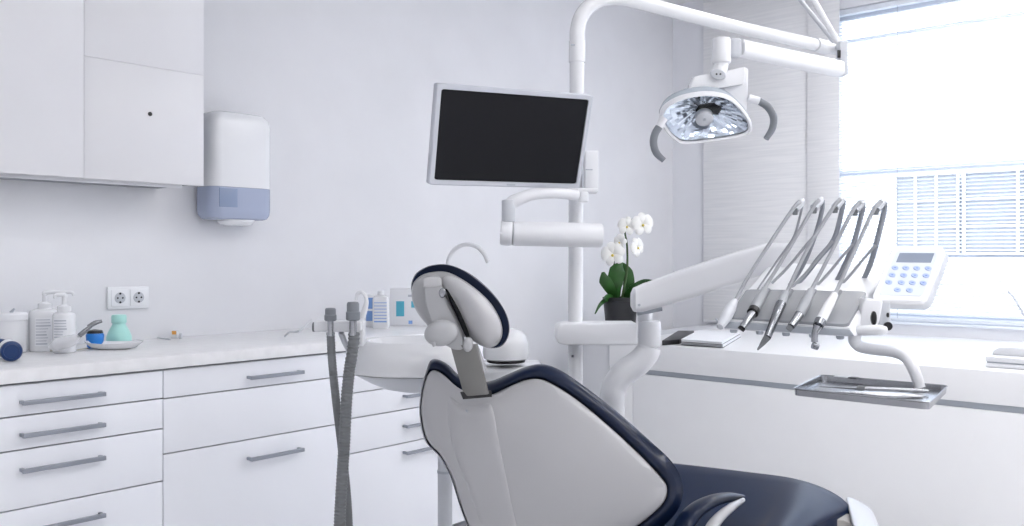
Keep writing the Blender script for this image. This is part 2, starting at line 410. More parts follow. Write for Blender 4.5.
# blue cup with chrome handpiece
r, b = bottle(95, 348, [(.022, 0), (.026, .004), (.030, .045), (.027, .052)], 'blue', 'blue_jar', 'small bright blue jar with black lid left of the mint bottle', 'jar')
MB().lathe(b, [(.027, .0522), (.024, .062), (.0, .066)], 20).build('lid', M['black'], r)
r = root('air_nozzle', onH(75, 350, ZT), 'slim chrome air nozzle with white grip leaning on the blue jar', 'nozzle')
z0 = 3.05
MB().tube([P(50, 347, 2.90), P(58, 344, 2.89), P(70, 341, 2.87), P(79, 336, 2.86)], [.008, .021, .020, .009], 14).build('grip', M['whiteb'], r)
MB().tube([P(79, 336, 2.86), P(85, 331, 2.87), P(91, 326, 2.88)], [.008, .008, .006], 12).build('neck', M['chrome'], r)
MB().tube([P(88, 327, 2.88), P(95, 323, 2.89), P(102, 321, 2.90)], [.007, .008, .005], 12).build('tip', M['chrome'], r)
# shallow dish
c = onH(114, 349, ZT); c.z = ZT
ax = (RT * .98 + FW * .1).normalized(); ay = UP.cross(ax)
g = MB()
def oval(w, d, z, bend=0): return [c + ax * (w * math.cos(t)) + ay * (d * math.sin(t)) + UP * (z + bend * math.cos(t) ** 2) for t in [2 * math.pi * i / 32 for i in range(32)]]
g.loft([oval(.05, .03, 0), oval(.075, .042, .006), oval(.095, .052, .018, .005), oval(.098, .054, .022, .007), oval(.092, .05, .019, .005), oval(.07, .038, .010), oval(.02, .01, .008)])
tag(g.build('kidney_dish', M['whiteb']), 'shallow white oval dish in front of the mint bottle', 'dish')
# rolls with navy ends
for px, py, L, lab in ((11, 347.5, .12, 'white roll with navy blue round end, at front of far left of the worktop'),
                  (0, 343, .06, 'white roll with a navy blue end, half cut off behind the front roll')):
    R_ = .031 if px > 5 else .028
    b = onH(px, 361 if px > 5 else 355.8, ZT); b.z = ZT + R_
    axd = (RT * .55 - FW * .83).normalized(); 
    r = root('wipe_roll', V((b.x, b.y, ZT)), lab, 'roll')
    MB().lathe(b - axd * L, [(R_ * .6, 0), (R_ * .86, .003), (R_ * .88, L)], 26, axd).build('roll', M['paper'], r)
    MB().lathe(b, [(R_ * .9, 0.0005), (R_, .004), (R_, .014), (R_ * .92, .019), (R_ * .7, .021), (R_ * .68, .018), (0, .018)], 26, axd).build('end_cap', mat('navy_cap%d' % int(px), (.012, .045, .16), .3), r)
# flat strip + cable + plug
tag(MB().tube([onH(x, y, ZT + .003) for x, y in ((28, 345), (45, 350), (68, 351), (88, 348))], .003, 8, flat=.6, flatdir=UP).build('beige_tie', mat('beige_strap', (.55, .52, .42), .6)), 'thin beige strap lying in front of the pump bottles', 'strap')
tag(MB().tube([onH(x, y, ZT + .003) for x, y in ((131, 341), (140, 338), (152, 337), (163, 338.5), (170, 339.5))], .0026, 8).build('thin_cable', M['grey']), 'thin grey cable lying on the worktop right of the mint bottle', 'cable')
r = root('small_adapter', onH(175, 338, ZT), 'tiny white adapter with an orange patch at the wall, end of the thin cable', 'adapter')
b = onH(175, 338, ZT); b.z = ZT
MB().box(b + UP * .014, .014, .012, .0138, (RT, FW, UP), .003).build('body', M['whiteb'], r)
MB().box(b + UP * .022 - FW * .0125 + RT * .001, .008, .001, .007, (RT, FW, UP)).build('patch', M['orange'], r)
tag(MB().lathe(onH(180.5, 338.5, ZT), [(.006, 0), (.007, .003), (.007, .018), (.004, .022), (0, .022)], 14).build('small_vial', M['grey']), 'tiny grey vial standing right of the orange-patched adapter', 'vial')
tag(MB().tube([onH(285, 336, ZT + .004), onH(290, 332, ZT + .03), onH(300, 330.5, ZT + .045), P(311, 320, 3.95)], .004, 8).build('clear_tube', M['grey']), 'pale bent tube rising from the worktop beside the suction holder', 'tube')
# boxes
def printed(px, pyb, w, h, dpt, name, lab, cat, fn, yaw=0, mt='paper'):
    b = onH(px, pyb, ZT); b.z = ZT
    u = (RT * math.cos(yaw) + FW * math.sin(yaw)); n = UP.cross(u)
    r = root(name, b, lab, cat)
    MB().box(b + n * (dpt / 2) + UP * h / 2, w / 2, dpt / 2, h / 2 - .0003, (u, n, UP), .002).build('carton', M[mt], r)
    def pat(x0, x1, z0, z1, m_, nm='print_patch'):
        MB().box(b + u * ((x0 + x1) / 2) + UP * ((z0 + z1) / 2) - n * .0008, (x1 - x0) / 2, .0006, (z1 - z0) / 2, (u, n, UP)).build(nm, M[m_], r)
    fn(pat); return r, b, u, n
def f1(p): p(-.022, .022, .03, .075, 'bluel'); p(-.022, .022, .085, .135, 'bluel')
printed(371, 327.5, .06, .15, .05, 'glove_box', 'upright white carton with blue panels standing at the wall behind the suction holder', 'box', f1)
def f2(p): p(-.115, -.078, .045, .115, 'teal', 'blue_square'); p(-.045, -.005, .085, .115, 'teal', 'blue_square'); p(-.058, -.04, .01, .025, 'bluel', 'blue_square'); p(-.06, .0, .135, .145, 'print')
printed(421, 326, .29, .175, .05, 'leaflet_box', 'white carton with teal squares standing at the wall, partly behind the headrest', 'box', f2)
b = onH(381, 328.5, ZT); b.z = ZT
r = root('flask', b, 'white flat flask with lined label between the two cartons', 'flask')
MB().loft([[b + RT * x + FW * y + UP * z for x, y in rrect(.037 * k, .02 * k, .012 * k, 4)] for z, k in ((0, .93), (.004, 1), (.13, 1), (.142, .9), (.148, .5), (.150, .45))]).build('body', M['whiteb'], r)
MB().lathe(b, [(.016, .1502), (.016, .166), (.013, .169), (0, .169)], 16).build('cap', M['whiteb'], r)
g = MB()
for k in range(7): g.box(b + RT * .0 + UP * (.032 + k * .014) - FW * .0206, .028, .0005, .0028 if k in (0,) else .0015, (RT, FW, UP))
g.build('printed_lines', M['bluel'], r)

# ------------------------------------------------------------ window counter
XC = 4.0; TC = .7356; GZ = .58
wc = root('window_counter', (XC + .7, 1.3, 0), 'long low white counter under the window with a thick top and a flat front panel', 'counter')
MB().bb(XC, X1 - .001, -1.0, 2.846, GZ + .018, TC, .004).build('thick_top', mat('counter_white', (.86, .865, .88), .3), wc)
MB().bb(XC + .03, X1 - .001, -.98, 2.84, .0, GZ + .0175).build('body', M['carcass'], wc)
MB().bb(XC + .004, XC + .029, -.98, 2.690, .003, GZ - .010, .0015).build('front_panel', M['cwhite'], wc)
MB().bb(XC + .004, XC + .029, 2.694, 2.845, .003, GZ + .0175, .0015).build('filler_panel', M['cwhite'], wc)
MB().bb(XC + .018, XC + .0295, -.98, 2.69, GZ - .010, GZ + .0175, .001).build('grip_channel', M['grey2'], wc)
MB().bb(XC + .01, X1 - .001, 2.847, 3.04, .003, TC, .003).build('end_unit', M['counter2'], wc)
# booklets
HB = TC + .0004
def flatbook(q, z0, th, cov, pg, name, lab, cat):
    p = [onH(x, y, z0) for x, y in q]
    r = root(name, sum(p, V()) / 4, lab, cat); r.location.z = z0; ORG[r.name] = V(r.location)
    pts = [V((v.x, v.y, z0)) for v in p]
    MB().prism(pts, (0, 0, .0022)).build('back_cover', M[cov], r)
    c = sum(pts, V()) / 4
    MB().prism([c + (v - c) * .985 + UP * .0024 for v in pts], (0, 0, th - .0048)).build('pages', M[pg], r)
    MB().prism([v + UP * (th - .0022) for v in pts], (0, 0, .0022)).build('front_cover', M[pg], r)
    return r
q = [(681, 345), (723, 348), (741, 337), (700, 335)]
flatbook(q, HB + .0002, .017, 'black', 'paper', 'booklet', 'lower of two thin white booklets stacked on the window counter', 'booklet')
flatbook([(x, y) for x, y in ((681, 342.2), (722, 345), (740, 334.4), (699, 332.6))], HB + .0177, .016, 'black', 'paper', 'booklet', 'upper of two thin white booklets stacked on the window counter', 'booklet')
p = [onH(x, y, HB) for x, y in ((662, 345.5), (679.5, 344.2), (694, 335), (678, 335))]
tag(MB().prism([V((v.x, v.y, HB + .0002)) for v in p], (0, 0, .026), .002).build('black_folder', M['black']), 'small black folder left of the booklets on the window counter', 'folder')
# white letter tray at right
b = onH(1016, 364, HB + .0002)
uy = V((0, -1, 0)); ux = V((1, 0, 0))
r = root('letter_tray', b, 'white stacked tray with raised back at the right edge of the window counter', 'tray')
o = V((4.11, .95, HB + .0004))
MB().bb(4.11, 4.38, .52, .99, o.z, o.z + .018, .004).build('lower_tray', M['white'], r)
MB().bb(4.115, 4.38, .525, .985, o.z + .0184, o.z + .023, .001).build('dark_gap', M['grey2'], r)
MB().bb(4.11, 4.38, .52, .99, o.z + .0234, o.z + .045, .004).build('upper_tray', M['white'], r)
MB().prism([V((4.20, y, z)) for y, z in ((.985, o.z + .0454), (.98, o.z + .062), (.96, o.z + .076), (.92, o.z + .080), (.52, o.z + .080), (.52, o.z + .0454))], (.012, 0, 0), .003).build('back_panel', M['white'], r)
p = [P(1008, 291, 4.1), P(1014, 298, 4.1), P(1021, 310, 4.12), P(1030, 326, 4.15), P(1037, 342, 4.18), onH(1040, 355, HB + .006)]
r = root('gooseneck', V((p[-1].x, p[-1].y, HB)), 'thin pale curved gooseneck at the right edge in front of the window', 'gooseneck')
MB().tube(p, [.005, .0055, .006, .006, .006, .006], 10).build('tube', M['grey'], r)
MB().lathe(V((p[-1].x, p[-1].y, HB + .0003)), [(.03, 0), (.03, .004), (.012, .008), (.0, .008)], 20).build('base', M['grey'], r)

# ------------------------------------------------------------ orchid
ob = C3((620.5 - 512) / F * 5.0, 5.0, HB + .0003)
ZO = 5.0
r = root('potted_orchid', ob, 'white-flowered orchid in a dark pot at the left end of the window counter', 'orchid')
hp = (HC + (HOR - 297) / F * ZO) - ob.z
MB().lathe(ob, [(.074, 0), (.077, .004), (.097, hp - .02), (.101, hp - .018), (.101, hp), (.093, hp), (.091, hp - .02), (0, hp - .02)], 36).build('pot', M['pot'], r)
def leaf(pts, ws, name='leaf', mt='leaf', fold=.25, side=None):
    pts = [V(p) for p in pts]; c, w = crom(pts, ws, 5)
    vs = []; fs = []
    for i, p in enumerate(c):
        t = (c[min(i + 1, len(c) - 1)] - c[max(i - 1, 0)]).normalized()
        s_ = (side if side else t.cross(FC).normalized()); s_ = (s_ - t * s_.dot(t)).normalized(); n_ = t.cross(s_)
        for k in (-1, -.5, 0, .5, 1): vs.append(p + s_ * w[i] * k + n_ * (abs(k) ** 1.5) * w[i] * fold)
    n5 = 5
    for i in range(len(c) - 1):
        for k in range(4): fs.append((i * n5 + k, i * n5 + k + 1, (i + 1) * n5 + k + 1, (i + 1) * n5 + k))
    nv = len(vs); off = [v + FW * .0035 for v in vs]
    fs2 = [tuple(j + nv for j in f[::-1]) for f in fs]
    border = [i * n5 for i in range(len(c))] + [(len(c) - 1) * n5 + k for k in range(1, 5)] + [i * n5 + 4 for i in range(len(c) - 2, -1, -1)] + [k for k in range(3, 0, -1)]
    fs3 = [(border[i], border[(i + 1) % len(border)], border[(i + 1) % len(border)] + nv, border[i] + nv) for i in range(len(border))]
    return MB().add(vs + off, fs + fs2 + fs3).build(name, M[mt], r, sharp=60)
Q = lambda x, y, dz=0: P(x, y, ZO + dz)
leaf([Q(617, 298), Q(615, 285, -.03), Q(618, 270, -.03), Q(622, 262, -.01)], [.02, .045, .046, .006])
leaf([Q(615, 298), Q(610, 288, -.06), Q(605, 280, -.08), Q(603, 272, -.07)], [.02, .032, .034, .008])
leaf([Q(625, 298), Q(629, 285), Q(628, 272), Q(623, 263)], [.02, .033, .028, .005])
leaf([Q(624, 297), Q(633, 287, -.05), Q(644, 281, -.08), Q(656, 281, -.1)], [.012, .013, .010, .003])
leaf([Q(628, 299), Q(634, 293, -.04), Q(640, 290, -.07), Q(646, 291, -.08)], [.02, .020, .016, .005])
leaf([Q(612, 300), Q(606, 300, -.06), Q(600, 305, -.1), Q(595, 314, -.12)], [.016, .014, .009, .003])
leaf([Q(614, 299), Q(608, 298, -.08), Q(604, 299, -.11)], [.02, .022, .008])
MB().tube([Q(622, 298), Q(627, 270), Q(627, 245), Q(625, 232), Q(628, 224), Q(634, 218), Q(641, 216)], [.007, .007, .0055, .005, .004, .0035, .003], 8).build('stem', M['stem'], r)
MB().tube([Q(618, 298, .02), Q(614, 275, .02), Q(614, 262, .0), Q(612, 252, -.02)], [.005, .005, .004, .003], 8).build('stem', M['stem'], r)
def bloom(px, py, rad, rot, tilt=0.0):
    c = Q(px, py, -.04); nrm = (FC + UP * .05 + RT * tilt).normalized()
    u = UP.cross(nrm).normalized(); w = nrm.cross(u)
    b0 = None
    g = MB()
    for k in range(5):
        wide = 1.0 if k in (1, 4) else .62
        a_ = math.radians(rot + 90 + 72 * k); dr = u * math.cos(a_) + w * math.sin(a_); sd = nrm.cross(dr)
        vs = []; N = 7
        prof = [(0, .08), (.15, .5), (.4, .95), (.65, 1.12), (.85, .95), (.97, .5), (1.0, .08)]
        for t, ww in prof:
            for q_ in (-1, -.4, .4, 1):
                vs.append(c + dr * rad * t + sd * rad * .52 * wide * ww * q_ + nrm * (rad * (.22 * math.sin(t * 3.0) - .08 * abs(q_) + (.02 if k % 2 else 0))))
        fs = [(i * 4 + j, i * 4 + j + 1, (i + 1) * 4 + j + 1, (i + 1) * 4 + j) for i in range(N - 1) for j in range(3)]
        nv = len(vs); vs2 = [v - nrm * .002 for v in vs]
        bo = [i * 4 for i in range(N)] + [(N - 1) * 4 + k2 for k2 in (1, 2, 3)] + [i * 4 + 3 for i in range(N - 2, -1, -1)] + [2, 1]
        g.add(vs + vs2, fs + [tuple(i + nv for i in f[::-1]) for f in fs] + [(bo[i], bo[(i + 1) % len(bo)], bo[(i + 1) % len(bo)] + nv, bo[i] + nv) for i in range(len(bo))])
    fl = g.build('blossom', M['petal'], r, sharp=60)
    MB().lathe(c + nrm * rad * .08 - w * rad * .12, [(rad * .06, 0), (rad * .12, rad * .08), (rad * .09, rad * .16), (0, rad * .2)], 10, nrm).build('flower_lip', M['lip'], fl)
bloom(642.5, 224, .066, 8, .2); bloom(627, 226, .054, -10, -.1); bloom(613, 254, .070, 15, -.35); bloom(637, 247, .056, 30, .9); bloom(620, 242, .046, 60, -.9)

# ------------------------------------------------------------ equipment column with arch
ZP = 2.66
def PP(x, y, z=ZP): return P(x, y, z)
base = PP(576, 400); base.z = 0
col = root('equipment_pole', base, 'white round equipment pole rising into a long overhead arm, monitor mounted on it', 'equipment pole')
rp = 7.3 / F * ZP
MB().lathe(V((base.x, base.y, 0.0003)), [(.10, 0), (.10, .02), (.08, .03), (.05, .035), (.04, .04)], 32).build('foot_plate', M['white'], col)
pt = PP(577, 68)
MB().tube([V((base.x, base.y, .03)), PP(575.5, 345), PP(576, 200), PP(577, 62)], rp, 20, 4).build('pole', M['whiteb'], col)
# sleeve
MB().tube([PP(577, 62.5), PP(577.3, 41)], rp * 1.12, 20, 1).build('sleeve', M['whiteb'], col)
MB().box(PP(573, 45, ZP - .03), .006, .001, .002, (RT, FW, UP)).build('sleeve_mark', M['grey2'], col)
arch = [PP(577.2, 42), PP(577.5, 30), PP(582, 15, 2.665), PP(594, 3, 2.68), PP(612, -2, 2.70), PP(634, 1, 2.74), PP(680, 13, 2.84), PP(740, 28, 2.98), PP(820, 46, 3.2)]
MB().tube(arch, [rp * 1.02] * 6 + [rp] * 3, 20, 8).build('overhead_arm', M['whiteb'], col)
MB().tube([PP(815, 44.8, 3.18), PP(826, 47.5, 3.22)], rp * 1.15, 20, 1).build('arm_collar', M['white'], col)
MB().tube([PP(826, 47.5, 3.22), PP(838, 50, 3.25)], rp * .9, 16, 1).build('arm_end', M['white'], col)
# end bracket + hanging strut
MB().tube([PP(840, 46, 3.27), PP(812, -3, 3.2), PP(795, -34, 3.16)], [.011, .011, .011], 12).build('strut', M['whiteb'], col)
st_top = PP(795, -34, 3.16)
MB().tube([PP(834, 42, 3.30), PP(796, -6, 3.26), PP(780, -34, 3.24)], .008, 10).build('strut', M['grey'], col)

# ------------------------------------------------------------ operating lamp
ZL = 2.8
lc = PP(720, 60, ZL)
lamp = root('operating_lamp', PP(720, 40, ZL), 'white dental operating lamp with faceted reflector hanging from the overhead arm', 'lamp')
def quadbar(a, b, wa, wb, ha, hb, depth, mt, nm, bev=.006, parent=lamp):
    ax = (b - a).normalized(); n = FW - ax * FW.dot(ax); n.normalize(); u = n.cross(ax)
    if u.z < 0: u = -u
    rings = []
    for p, h_ in ((a, ha), (b, hb)):
        rings.append([p + u * y * h_ + n * x * depth for x, y in rrect(.5, .5, .3, 5)])
    return MB().loft(rings).build(nm, M[mt], parent)
quadbar(PP(738, 48, 2.82), PP(838, 69, 3.14), 0, 0, .052, .054, .055, 'white', 'spring_arm')
MB().tube([PP(742, 42, 2.80), P(835, 60, 3.13)], .004, 8, 1).build('arm_ridge', M['whiteb'], lamp)
MB().tube([PP(841, 62, 3.20), PP(841, 76, 3.20)], .013, 14, 1).build('arm_pivot', M['white'], lamp)
MB().box(PP(842, 59, 3.20), .016, .02, .062, (RT, FW, UP), .006).build('end_bracket', M['grey'], lamp)
MB().box(PP(839, 54, 3.178), .006, .002, .014, (RT, FW, UP), .001).build('bracket_slot', M['black'], lamp)
# knuckle
kc = PP(721.5, 50, ZL)
MB().lathe(PP(721.5, 64, ZL), [(.024, 0), (.029, .004), (.030, .012), (.030, .072), (.027, .080), (.018, .083), (0, .084)], 28).build('knuckle', M['whiteb'], lamp)
MB().box(PP(735, 48.5, ZL + .02), .019, .022, .030, (RT, FW, UP), .012, 4).build('knuckle_cover', M['grey'], lamp)
MB().tube([PP(722, 62, ZL), PP(720, 69, ZL), PP(718, 76, ZL - .01)], [.022, .024, .026], 20, 3).build('swivel', M['whiteb'], lamp)
sw = PP(718, 74.5, ZL - .035)
MB().lathe(sw, [(.026, 0), (.026, .003), (.022, .006), (0, .006)], 24, FC - UP * .2, 1.0, .62).build('swivel_cap', M['grey'], lamp)
for dx in (-.006, .006):
    MB().lathe(sw + RT * dx + FC * .006, [(.003, 0), (.003, .001), (0, .001)], 10, FC - UP * .2).build('swivel_screw', M['black'], lamp)
# yoke : broad white hood behind the head
yo = [(689, 92), (691, 84), (694, 77), (700, 75), (716, 73), (745, 66.5), (746, 74), (744, 84), (716, 89)]
MB().prism([PP(x, y, 2.78) for x, y in yo], D3(0, .05, .006), .004, 3).build('yoke', M['whiteb'], lamp)
yo2 = [(744, 66.5), (748.5, 69), (748, 90), (746.5, 112), (741, 106), (734, 98), (722, 93), (716, 89), (744, 84)]
MB().prism([PP(x, y, 2.80) for x, y in yo2], D3(0, .05, .006), .003, 3).build('yoke_side', M['white'], lamp)
# head : rim loop, dish and reflector
rim = [(660, 117), (666, 107), (682, 98.5), (706, 94.5), (728, 98), (742, 109), (751, 123), (750.5, 133), (736, 138), (710, 142), (685, 144.2), (674, 140), (664, 129)]
cxl = sum(p[0] for p in rim) / len(rim); cyl = sum(p[1] for p in rim) / len(rim)
def lz(x, y): return 2.74 + (y - 94) / 50 * .10       # lower edge further away: face looks down at the patient
def rimring(s, dn, up=0.0):
    # dn: distance along the back-up direction
    out = []
    for x, y in rim:
        xx, yy = cxl + (x - cxl) * s, cyl + (y - cyl) * s
        out.append(P(xx, yy, lz(xx, yy)) + D3(0, .66, .75) * dn + D3(0, 0, 0))
    return ringof(out, 5)
MB().loft([rimring(.92, .004), rimring(.965, -.003), rimring(1.0, .0), rimring(1.01, .010), rimring(1.0, .018), rimring(.93, .014)] , False, False).build('rim', M['white'], lamp)
MB().loft([rimring(1.0, .0185), rimring(1.0, .026), rimring(.93, .05), rimring(.76, .075), rimring(.5, .09), rimring(.2, .095)], False, True).build('housing', mat('lamp_housing', (.45, .50, .56), .25, coat=.3), lamp)
MB().loft([rimring(.925, .006), rimring(.925, .0085)], True, True).build('cover_glass', M['lens'], lamp)
# faceted reflector
g = MB(); N1, N2 = 9, 44
rr = [rimring(1 - .98 * (k / N1) ** 1.2, .0205 + .045 * math.sin((k / N1) * 1.45)) for k in range(N1 + 1)]
rr = [[p + (D3(0, .66, .75) * random.uniform(-.0022, .0022) if 0 < k < N1 else V((0, 0, 0))) for p in ring] for k, ring in enumerate(rr)]
n = len(rr[0])
for k in range(N1):
    for i in range(0, n):
        j = (i + 1) % n
        a, b_, c_, d_ = rr[k][i], rr[k][j], rr[k + 1][j], rr[k + 1][i]
        g.add([a, b_, c_, d_], [(0, 1, 2, 3)])
rf = g.build('reflector', mat('mirror_facets', (.80, .84, .90), .10, metal=1.0), lamp, sharp=1, recalc=False)
bc = P(706, 119, 2.80)
axl = D3(0, -.66, -.75)
MB().lathe(P(704, 117, 2.80), [(.026, -.012), (.028, -.008), (.028, .012), (.020, .016), (.008, .017), (0, .017)], 26, axl).build('bulb_shield', M['grey'], lamp)
MB().prism([P(x, y, 2.80) for x, y in ((696, 112), (700, 107), (712, 105.5), (722, 109), (718, 115), (708, 113), (698, 115))], D3(0, .006, .01), .001).build('shield_hood', M['black'], lamp)
MB().lathe(P(704.5, 119.5, 2.773), [(.005, 0), (.005, .002), (0, .002)], 12, axl).build('shield_screw', M['grey2'], lamp)
# handles
def lh(pts, z):
    MB().tube([P(x, y, z) for x, y in pts[:2]], .0125, 14, 1).build('handle_mount', M['white'], lamp)
    MB().tube([P(x, y, z) for x, y in pts[1:]], [.012] * (len(pts) - 3) + [.0115, .009], 14, 5).build('handle', M['lamph'], lamp)
lh([(664, 118), (659, 127), (655, 134), (653.5, 143), (656.5, 153), (664, 160.5)], 2.76)
lh([(748, 98), (759, 101), (768, 107), (773.5, 117), (772.5, 128), (766, 139)], 2.80)

# ------------------------------------------------------------ monitor
mon = root('monitor', PP(510, 185, 2.62), 'flat monitor with black screen and silver frame on a white jointed arm at the pole', 'monitor')
TL, TR, BL, BR = P(437, 83, 2.33), P(594, 95, 2.525), P(429, 185, 2.388), P(580, 189, 2.59)
MU = ((TR - TL) + (BR - BL)).normalized(); MD = ((BL - TL) + (BR - TR)).normalized(); MD = (MD - MU * MD.dot(MU)).normalized()
MN = MU.cross(MD).normalized()
if MN.dot(FW) < 0: MN = -MN
def Mq(u, v, n=0):   # bilinear on the screen face, u v in 0..1
    return (TL * (1 - u) + TR * u) * (1 - v) + (BL * (1 - u) + BR * u) * v + MN * n
W_, H_ = (TR - TL).length, (BL - TL).length
def mring(iu, iv, n, r=.006):
    a_, b_ = .5 - iu / W_, .5 - iv / H_
    return [Mq(.5 + x, .5 + y, n) for x, y in rrect(a_, b_, .02, 3)]
MB().loft([mring(.003, .003, .030), mring(0, 0, .024), mring(0, 0, .003), mring(.003, .003, 0), mring(.014, .014, 0), mring(.0145, .0145, .004)], True, False).build('bezel', M['bezel'], mon)
MB().loft([mring(.0148, .0148, .0035), mring(.0148, .0148, .0055)], True, True).build('screen', M['screen'], mon)
MB().loft([mring(.06, .05, .0305), mring(.07, .06, .05)], True, True).build('back_cover', M['grey'], mon)
bz = Mq(.52, .975, -.0006)
MB().box(bz, .013, .0022, .0005, (MU, MD, MN)).build('bezel_mark', M['grey2'], mon)
# arm of the monitor
ar = mon
def cyl(a, b, r, mt, nm, parent, n=24, flat=1.0):
    d_ = (b - a).normalized(); L = (b - a).length
    return MB().lathe(a, [(r * .82, 0), (r * .95, r * .06), (r, r * .2), (r, L - r * .2), (r * .95, L - r * .06), (r * .82, L)], n, d_).build(nm, M[mt], parent)
cyl(P(512, 233.5, 2.50), P(602, 235.5, 2.53), 12.3 / F * 2.5, 'white', 'horizontal_tube', ar)
cyl(P(500.5, 232.5, 2.50), P(512.5, 233.2, 2.50), 12.8 / F * 2.5, 'white', 'tube_end', ar)
MB().lathe(P(501.5, 233, 2.462), [(.004, 0), (.004, .002), (0, .002)], 12, FC).build('screw', M['whiteb'], ar)
MB().tube([P(509, 222, 2.50), P(509, 212, 2.50), P(511, 204, 2.50), P(519, 199, 2.50), P(534, 194.3, 2.51), P(555, 193, 2.53), P(577, 195, 2.56)], [.019, .019, .0195, .018, .016, .0155, .0165], 18, 6).build('curved_arm', M['white'], ar)
cyl(P(508.5, 222, 2.495), P(508.5, 200, 2.495), .0195, 'grey', 'elbow', ar)
cyl(P(583, 202, 2.57), P(583, 192, 2.57), .0165, 'white', 'pivot', ar)
MB().box(P(592, 169.5, 2.60) + FW * .03, .022, .02, .058, (RT, FW, UP), .006, 3).build('tilt_bracket', M['white'], ar)
MB().box(P(583, 190, 2.56) + FW * .037, .045, .038, .006, (RT, FW, UP), .003).build('bracket_plate', M['white'], ar)
MB().box(P(589, 169.7, 2.595), .01, .004, .0015, (RT, FW, UP)).build('bracket_seam', M['grey2'], ar)

# ------------------------------------------------------------ delivery unit
du = root('delivery_unit', PP(612, 400).to_2d().to_3d(), 'white dental delivery unit with curved post, long arm and instrument console', 'dental unit')
ZU = 2.58
pf = [(556, 329), (560, 324.5), (566, 323.5), (638, 323.5), (638, 345.5), (566, 345.5), (558, 343.5), (556, 338)]
MB().prism([P(x, y, ZU) for x, y in pf], FW * .12, .006, 3).build('side_bracket', M['white'], col)
cyl(P(649.5, 346.5, ZU + .03), P(649.5, 320.5, ZU + .03), 11.2 / F * ZU, 'white', 'joint', du)
cyl(P(645, 322, ZU + .03), P(645, 309, ZU + .03), 7.5 / F * ZU, 'white', 'joint_neck', du)
MB().lathe(P(572.5, 356, ZP - rp), [(.004, 0), (.004, .004), (0, .004)], 12, FC).build('bolt', M['chrome'], col)
pc = [P(649.3, 346.5, ZU + .03), P(647, 353, ZU + .03), P(638, 363, ZU + .03), P(624, 373, ZU + .03), P(615, 386, ZU + .03), P(612.5, 400, ZU + .03), P(612.5, 425, ZU + .06), P(612.5, 450, ZU + .25), C3((612.5 - 512) / F * ZU, ZU + .36, .3), C3((612.5 - 512) / F * ZU, ZU + .36, .02)]
MB().tube(pc, [.034, .036, .038, .038, .037, .036, .036, .036, .036, .036], 24, 6).build('curved_post', M['white'], du)
bp = C3((612.5 - 512) / F * ZU, ZU + .36, 0.0003)
MB().lathe(bp, [(.1, 0), (.1, .02), (.08, .03), (.037, .035)], 28).build('foot', M['white'], du)
# long spring arm, tapered box section
def armring(px, yt, yb, z, dpt):
    t_, b_ = P(px, yt, z), P(px, yb, z); c_ = (t_ + b_) / 2; h_ = (t_ - b_) / 2
    return [c_ + h_ * (y / .5) + FW * (x * dpt) for x, y in rrect(.5, .5, .22, 4)]
MB().loft([armring(631.5, 293, 307, 2.54, .05), armring(634, 288, 311.5, 2.54, .07), armring(642, 284.5, 311.5, 2.54, .075), armring(680, 270.5, 301, 2.50, .075), armring(730, 254, 285, 2.44, .075), armring(768, 243, 272, 2.40, .07), armring(788, 243, 268, 2.38, .05)]).build('spring_arm', M['white'], du)
MB().lathe(P(639, 305, 2.50), [(.004, 0), (.004, .003), (0, .003)], 12, FC).build('arm_screw', M['grey2'], du)
MB().tube([P(637, 313, 2.55), P(662, 309, 2.55)], [.008, .006], 10, 1).build('arm_underside_stop', M['grey2'], du)
# console body : loft along its length
def cring(t, ins=0.0):
    L_ = [P(722, 329, 2.08), P(723, 320, 2.08), P(746, 291, 2.20), P(752, 286, 2.22), P(772, 263, 2.40), P(774, 272, 2.40), P(750, 318, 2.25)]
    R_ = [P(856, 337, 2.00), P(852, 328, 2.00), P(868, 294, 2.12), P(874, 288, 2.14), P(892, 266, 2.32), P(892, 280, 2.32), P(872, 326, 2.18)]
    pts = [a.lerp(b_, t) for a, b_ in zip(L_, R_)]
    c_ = sum(pts, V()) / len(pts)
    return [c_ + (p - c_) * (1 - ins) for p in pts]
MB().loft([cring(-.012, .16), cring(0, .05), cring(.02, 0), cring(.98, 0), cring(1.0, .04), cring(1.012, .15)]).build('console_body', M['white'], du, sharp=40)
# grey mat on the sloping front
def bil(a, b_, c_, d_, u, v): return a.lerp(b_, u).lerp(d_.lerp(c_, u), v)
A_, B_, C_, D_ = P(727, 320.5, 2.085), P(848, 328.5, 2.005), P(867, 294, 2.115), P(746, 292, 2.195)
nm_ = (B_ - A_).cross(D_ - A_).normalized(); nm_ = nm_ if nm_.dot(FC) > 0 else -nm_
def matring(ins, n_):
    return [bil(A_, B_, C_, D_, .5 + x, .5 + y) + nm_ * n_ for x, y in [(a * (1 - ins), b * (1 - ins * 2.5)) for a, b in rrect(.5, .5, .06, 4)]]
MB().loft([matring(0, .0005), matring(0, .006), matring(.012, .009)], False, True).build('instrument_mat', M['panel'], du)
for k in range(4):
    u_ = (.20, .39, .585, .79)[k]
    a2, b2 = bil(A_, B_, C_, D_, u_, .04) + nm_ * .010, bil(A_, B_, C_, D_, u_, .97) + nm_ * .010
    MB().tube([a2, b2], [.004, .004], 8, 1).build('mat_ridge', M['panel'], du)
MB().prism([P(721, 328, 2.075), P(855, 336.5, 1.995), P(850, 329.5, 1.992), P(727, 321.5, 2.072)], D3(0, .008, 0), .002).build('front_lip', M['grey2'], du)
for k in range(5):
    t = .10 + k * .2
    p_ = P(722, 329, 2.08).lerp(P(856, 337, 2.0), t) + FW * .012
    MB().lathe(p_ - UP * .008, [(.007, 0), (.009, .003), (.009, .012)], 14).build('control_dial', M['grey2'], du)
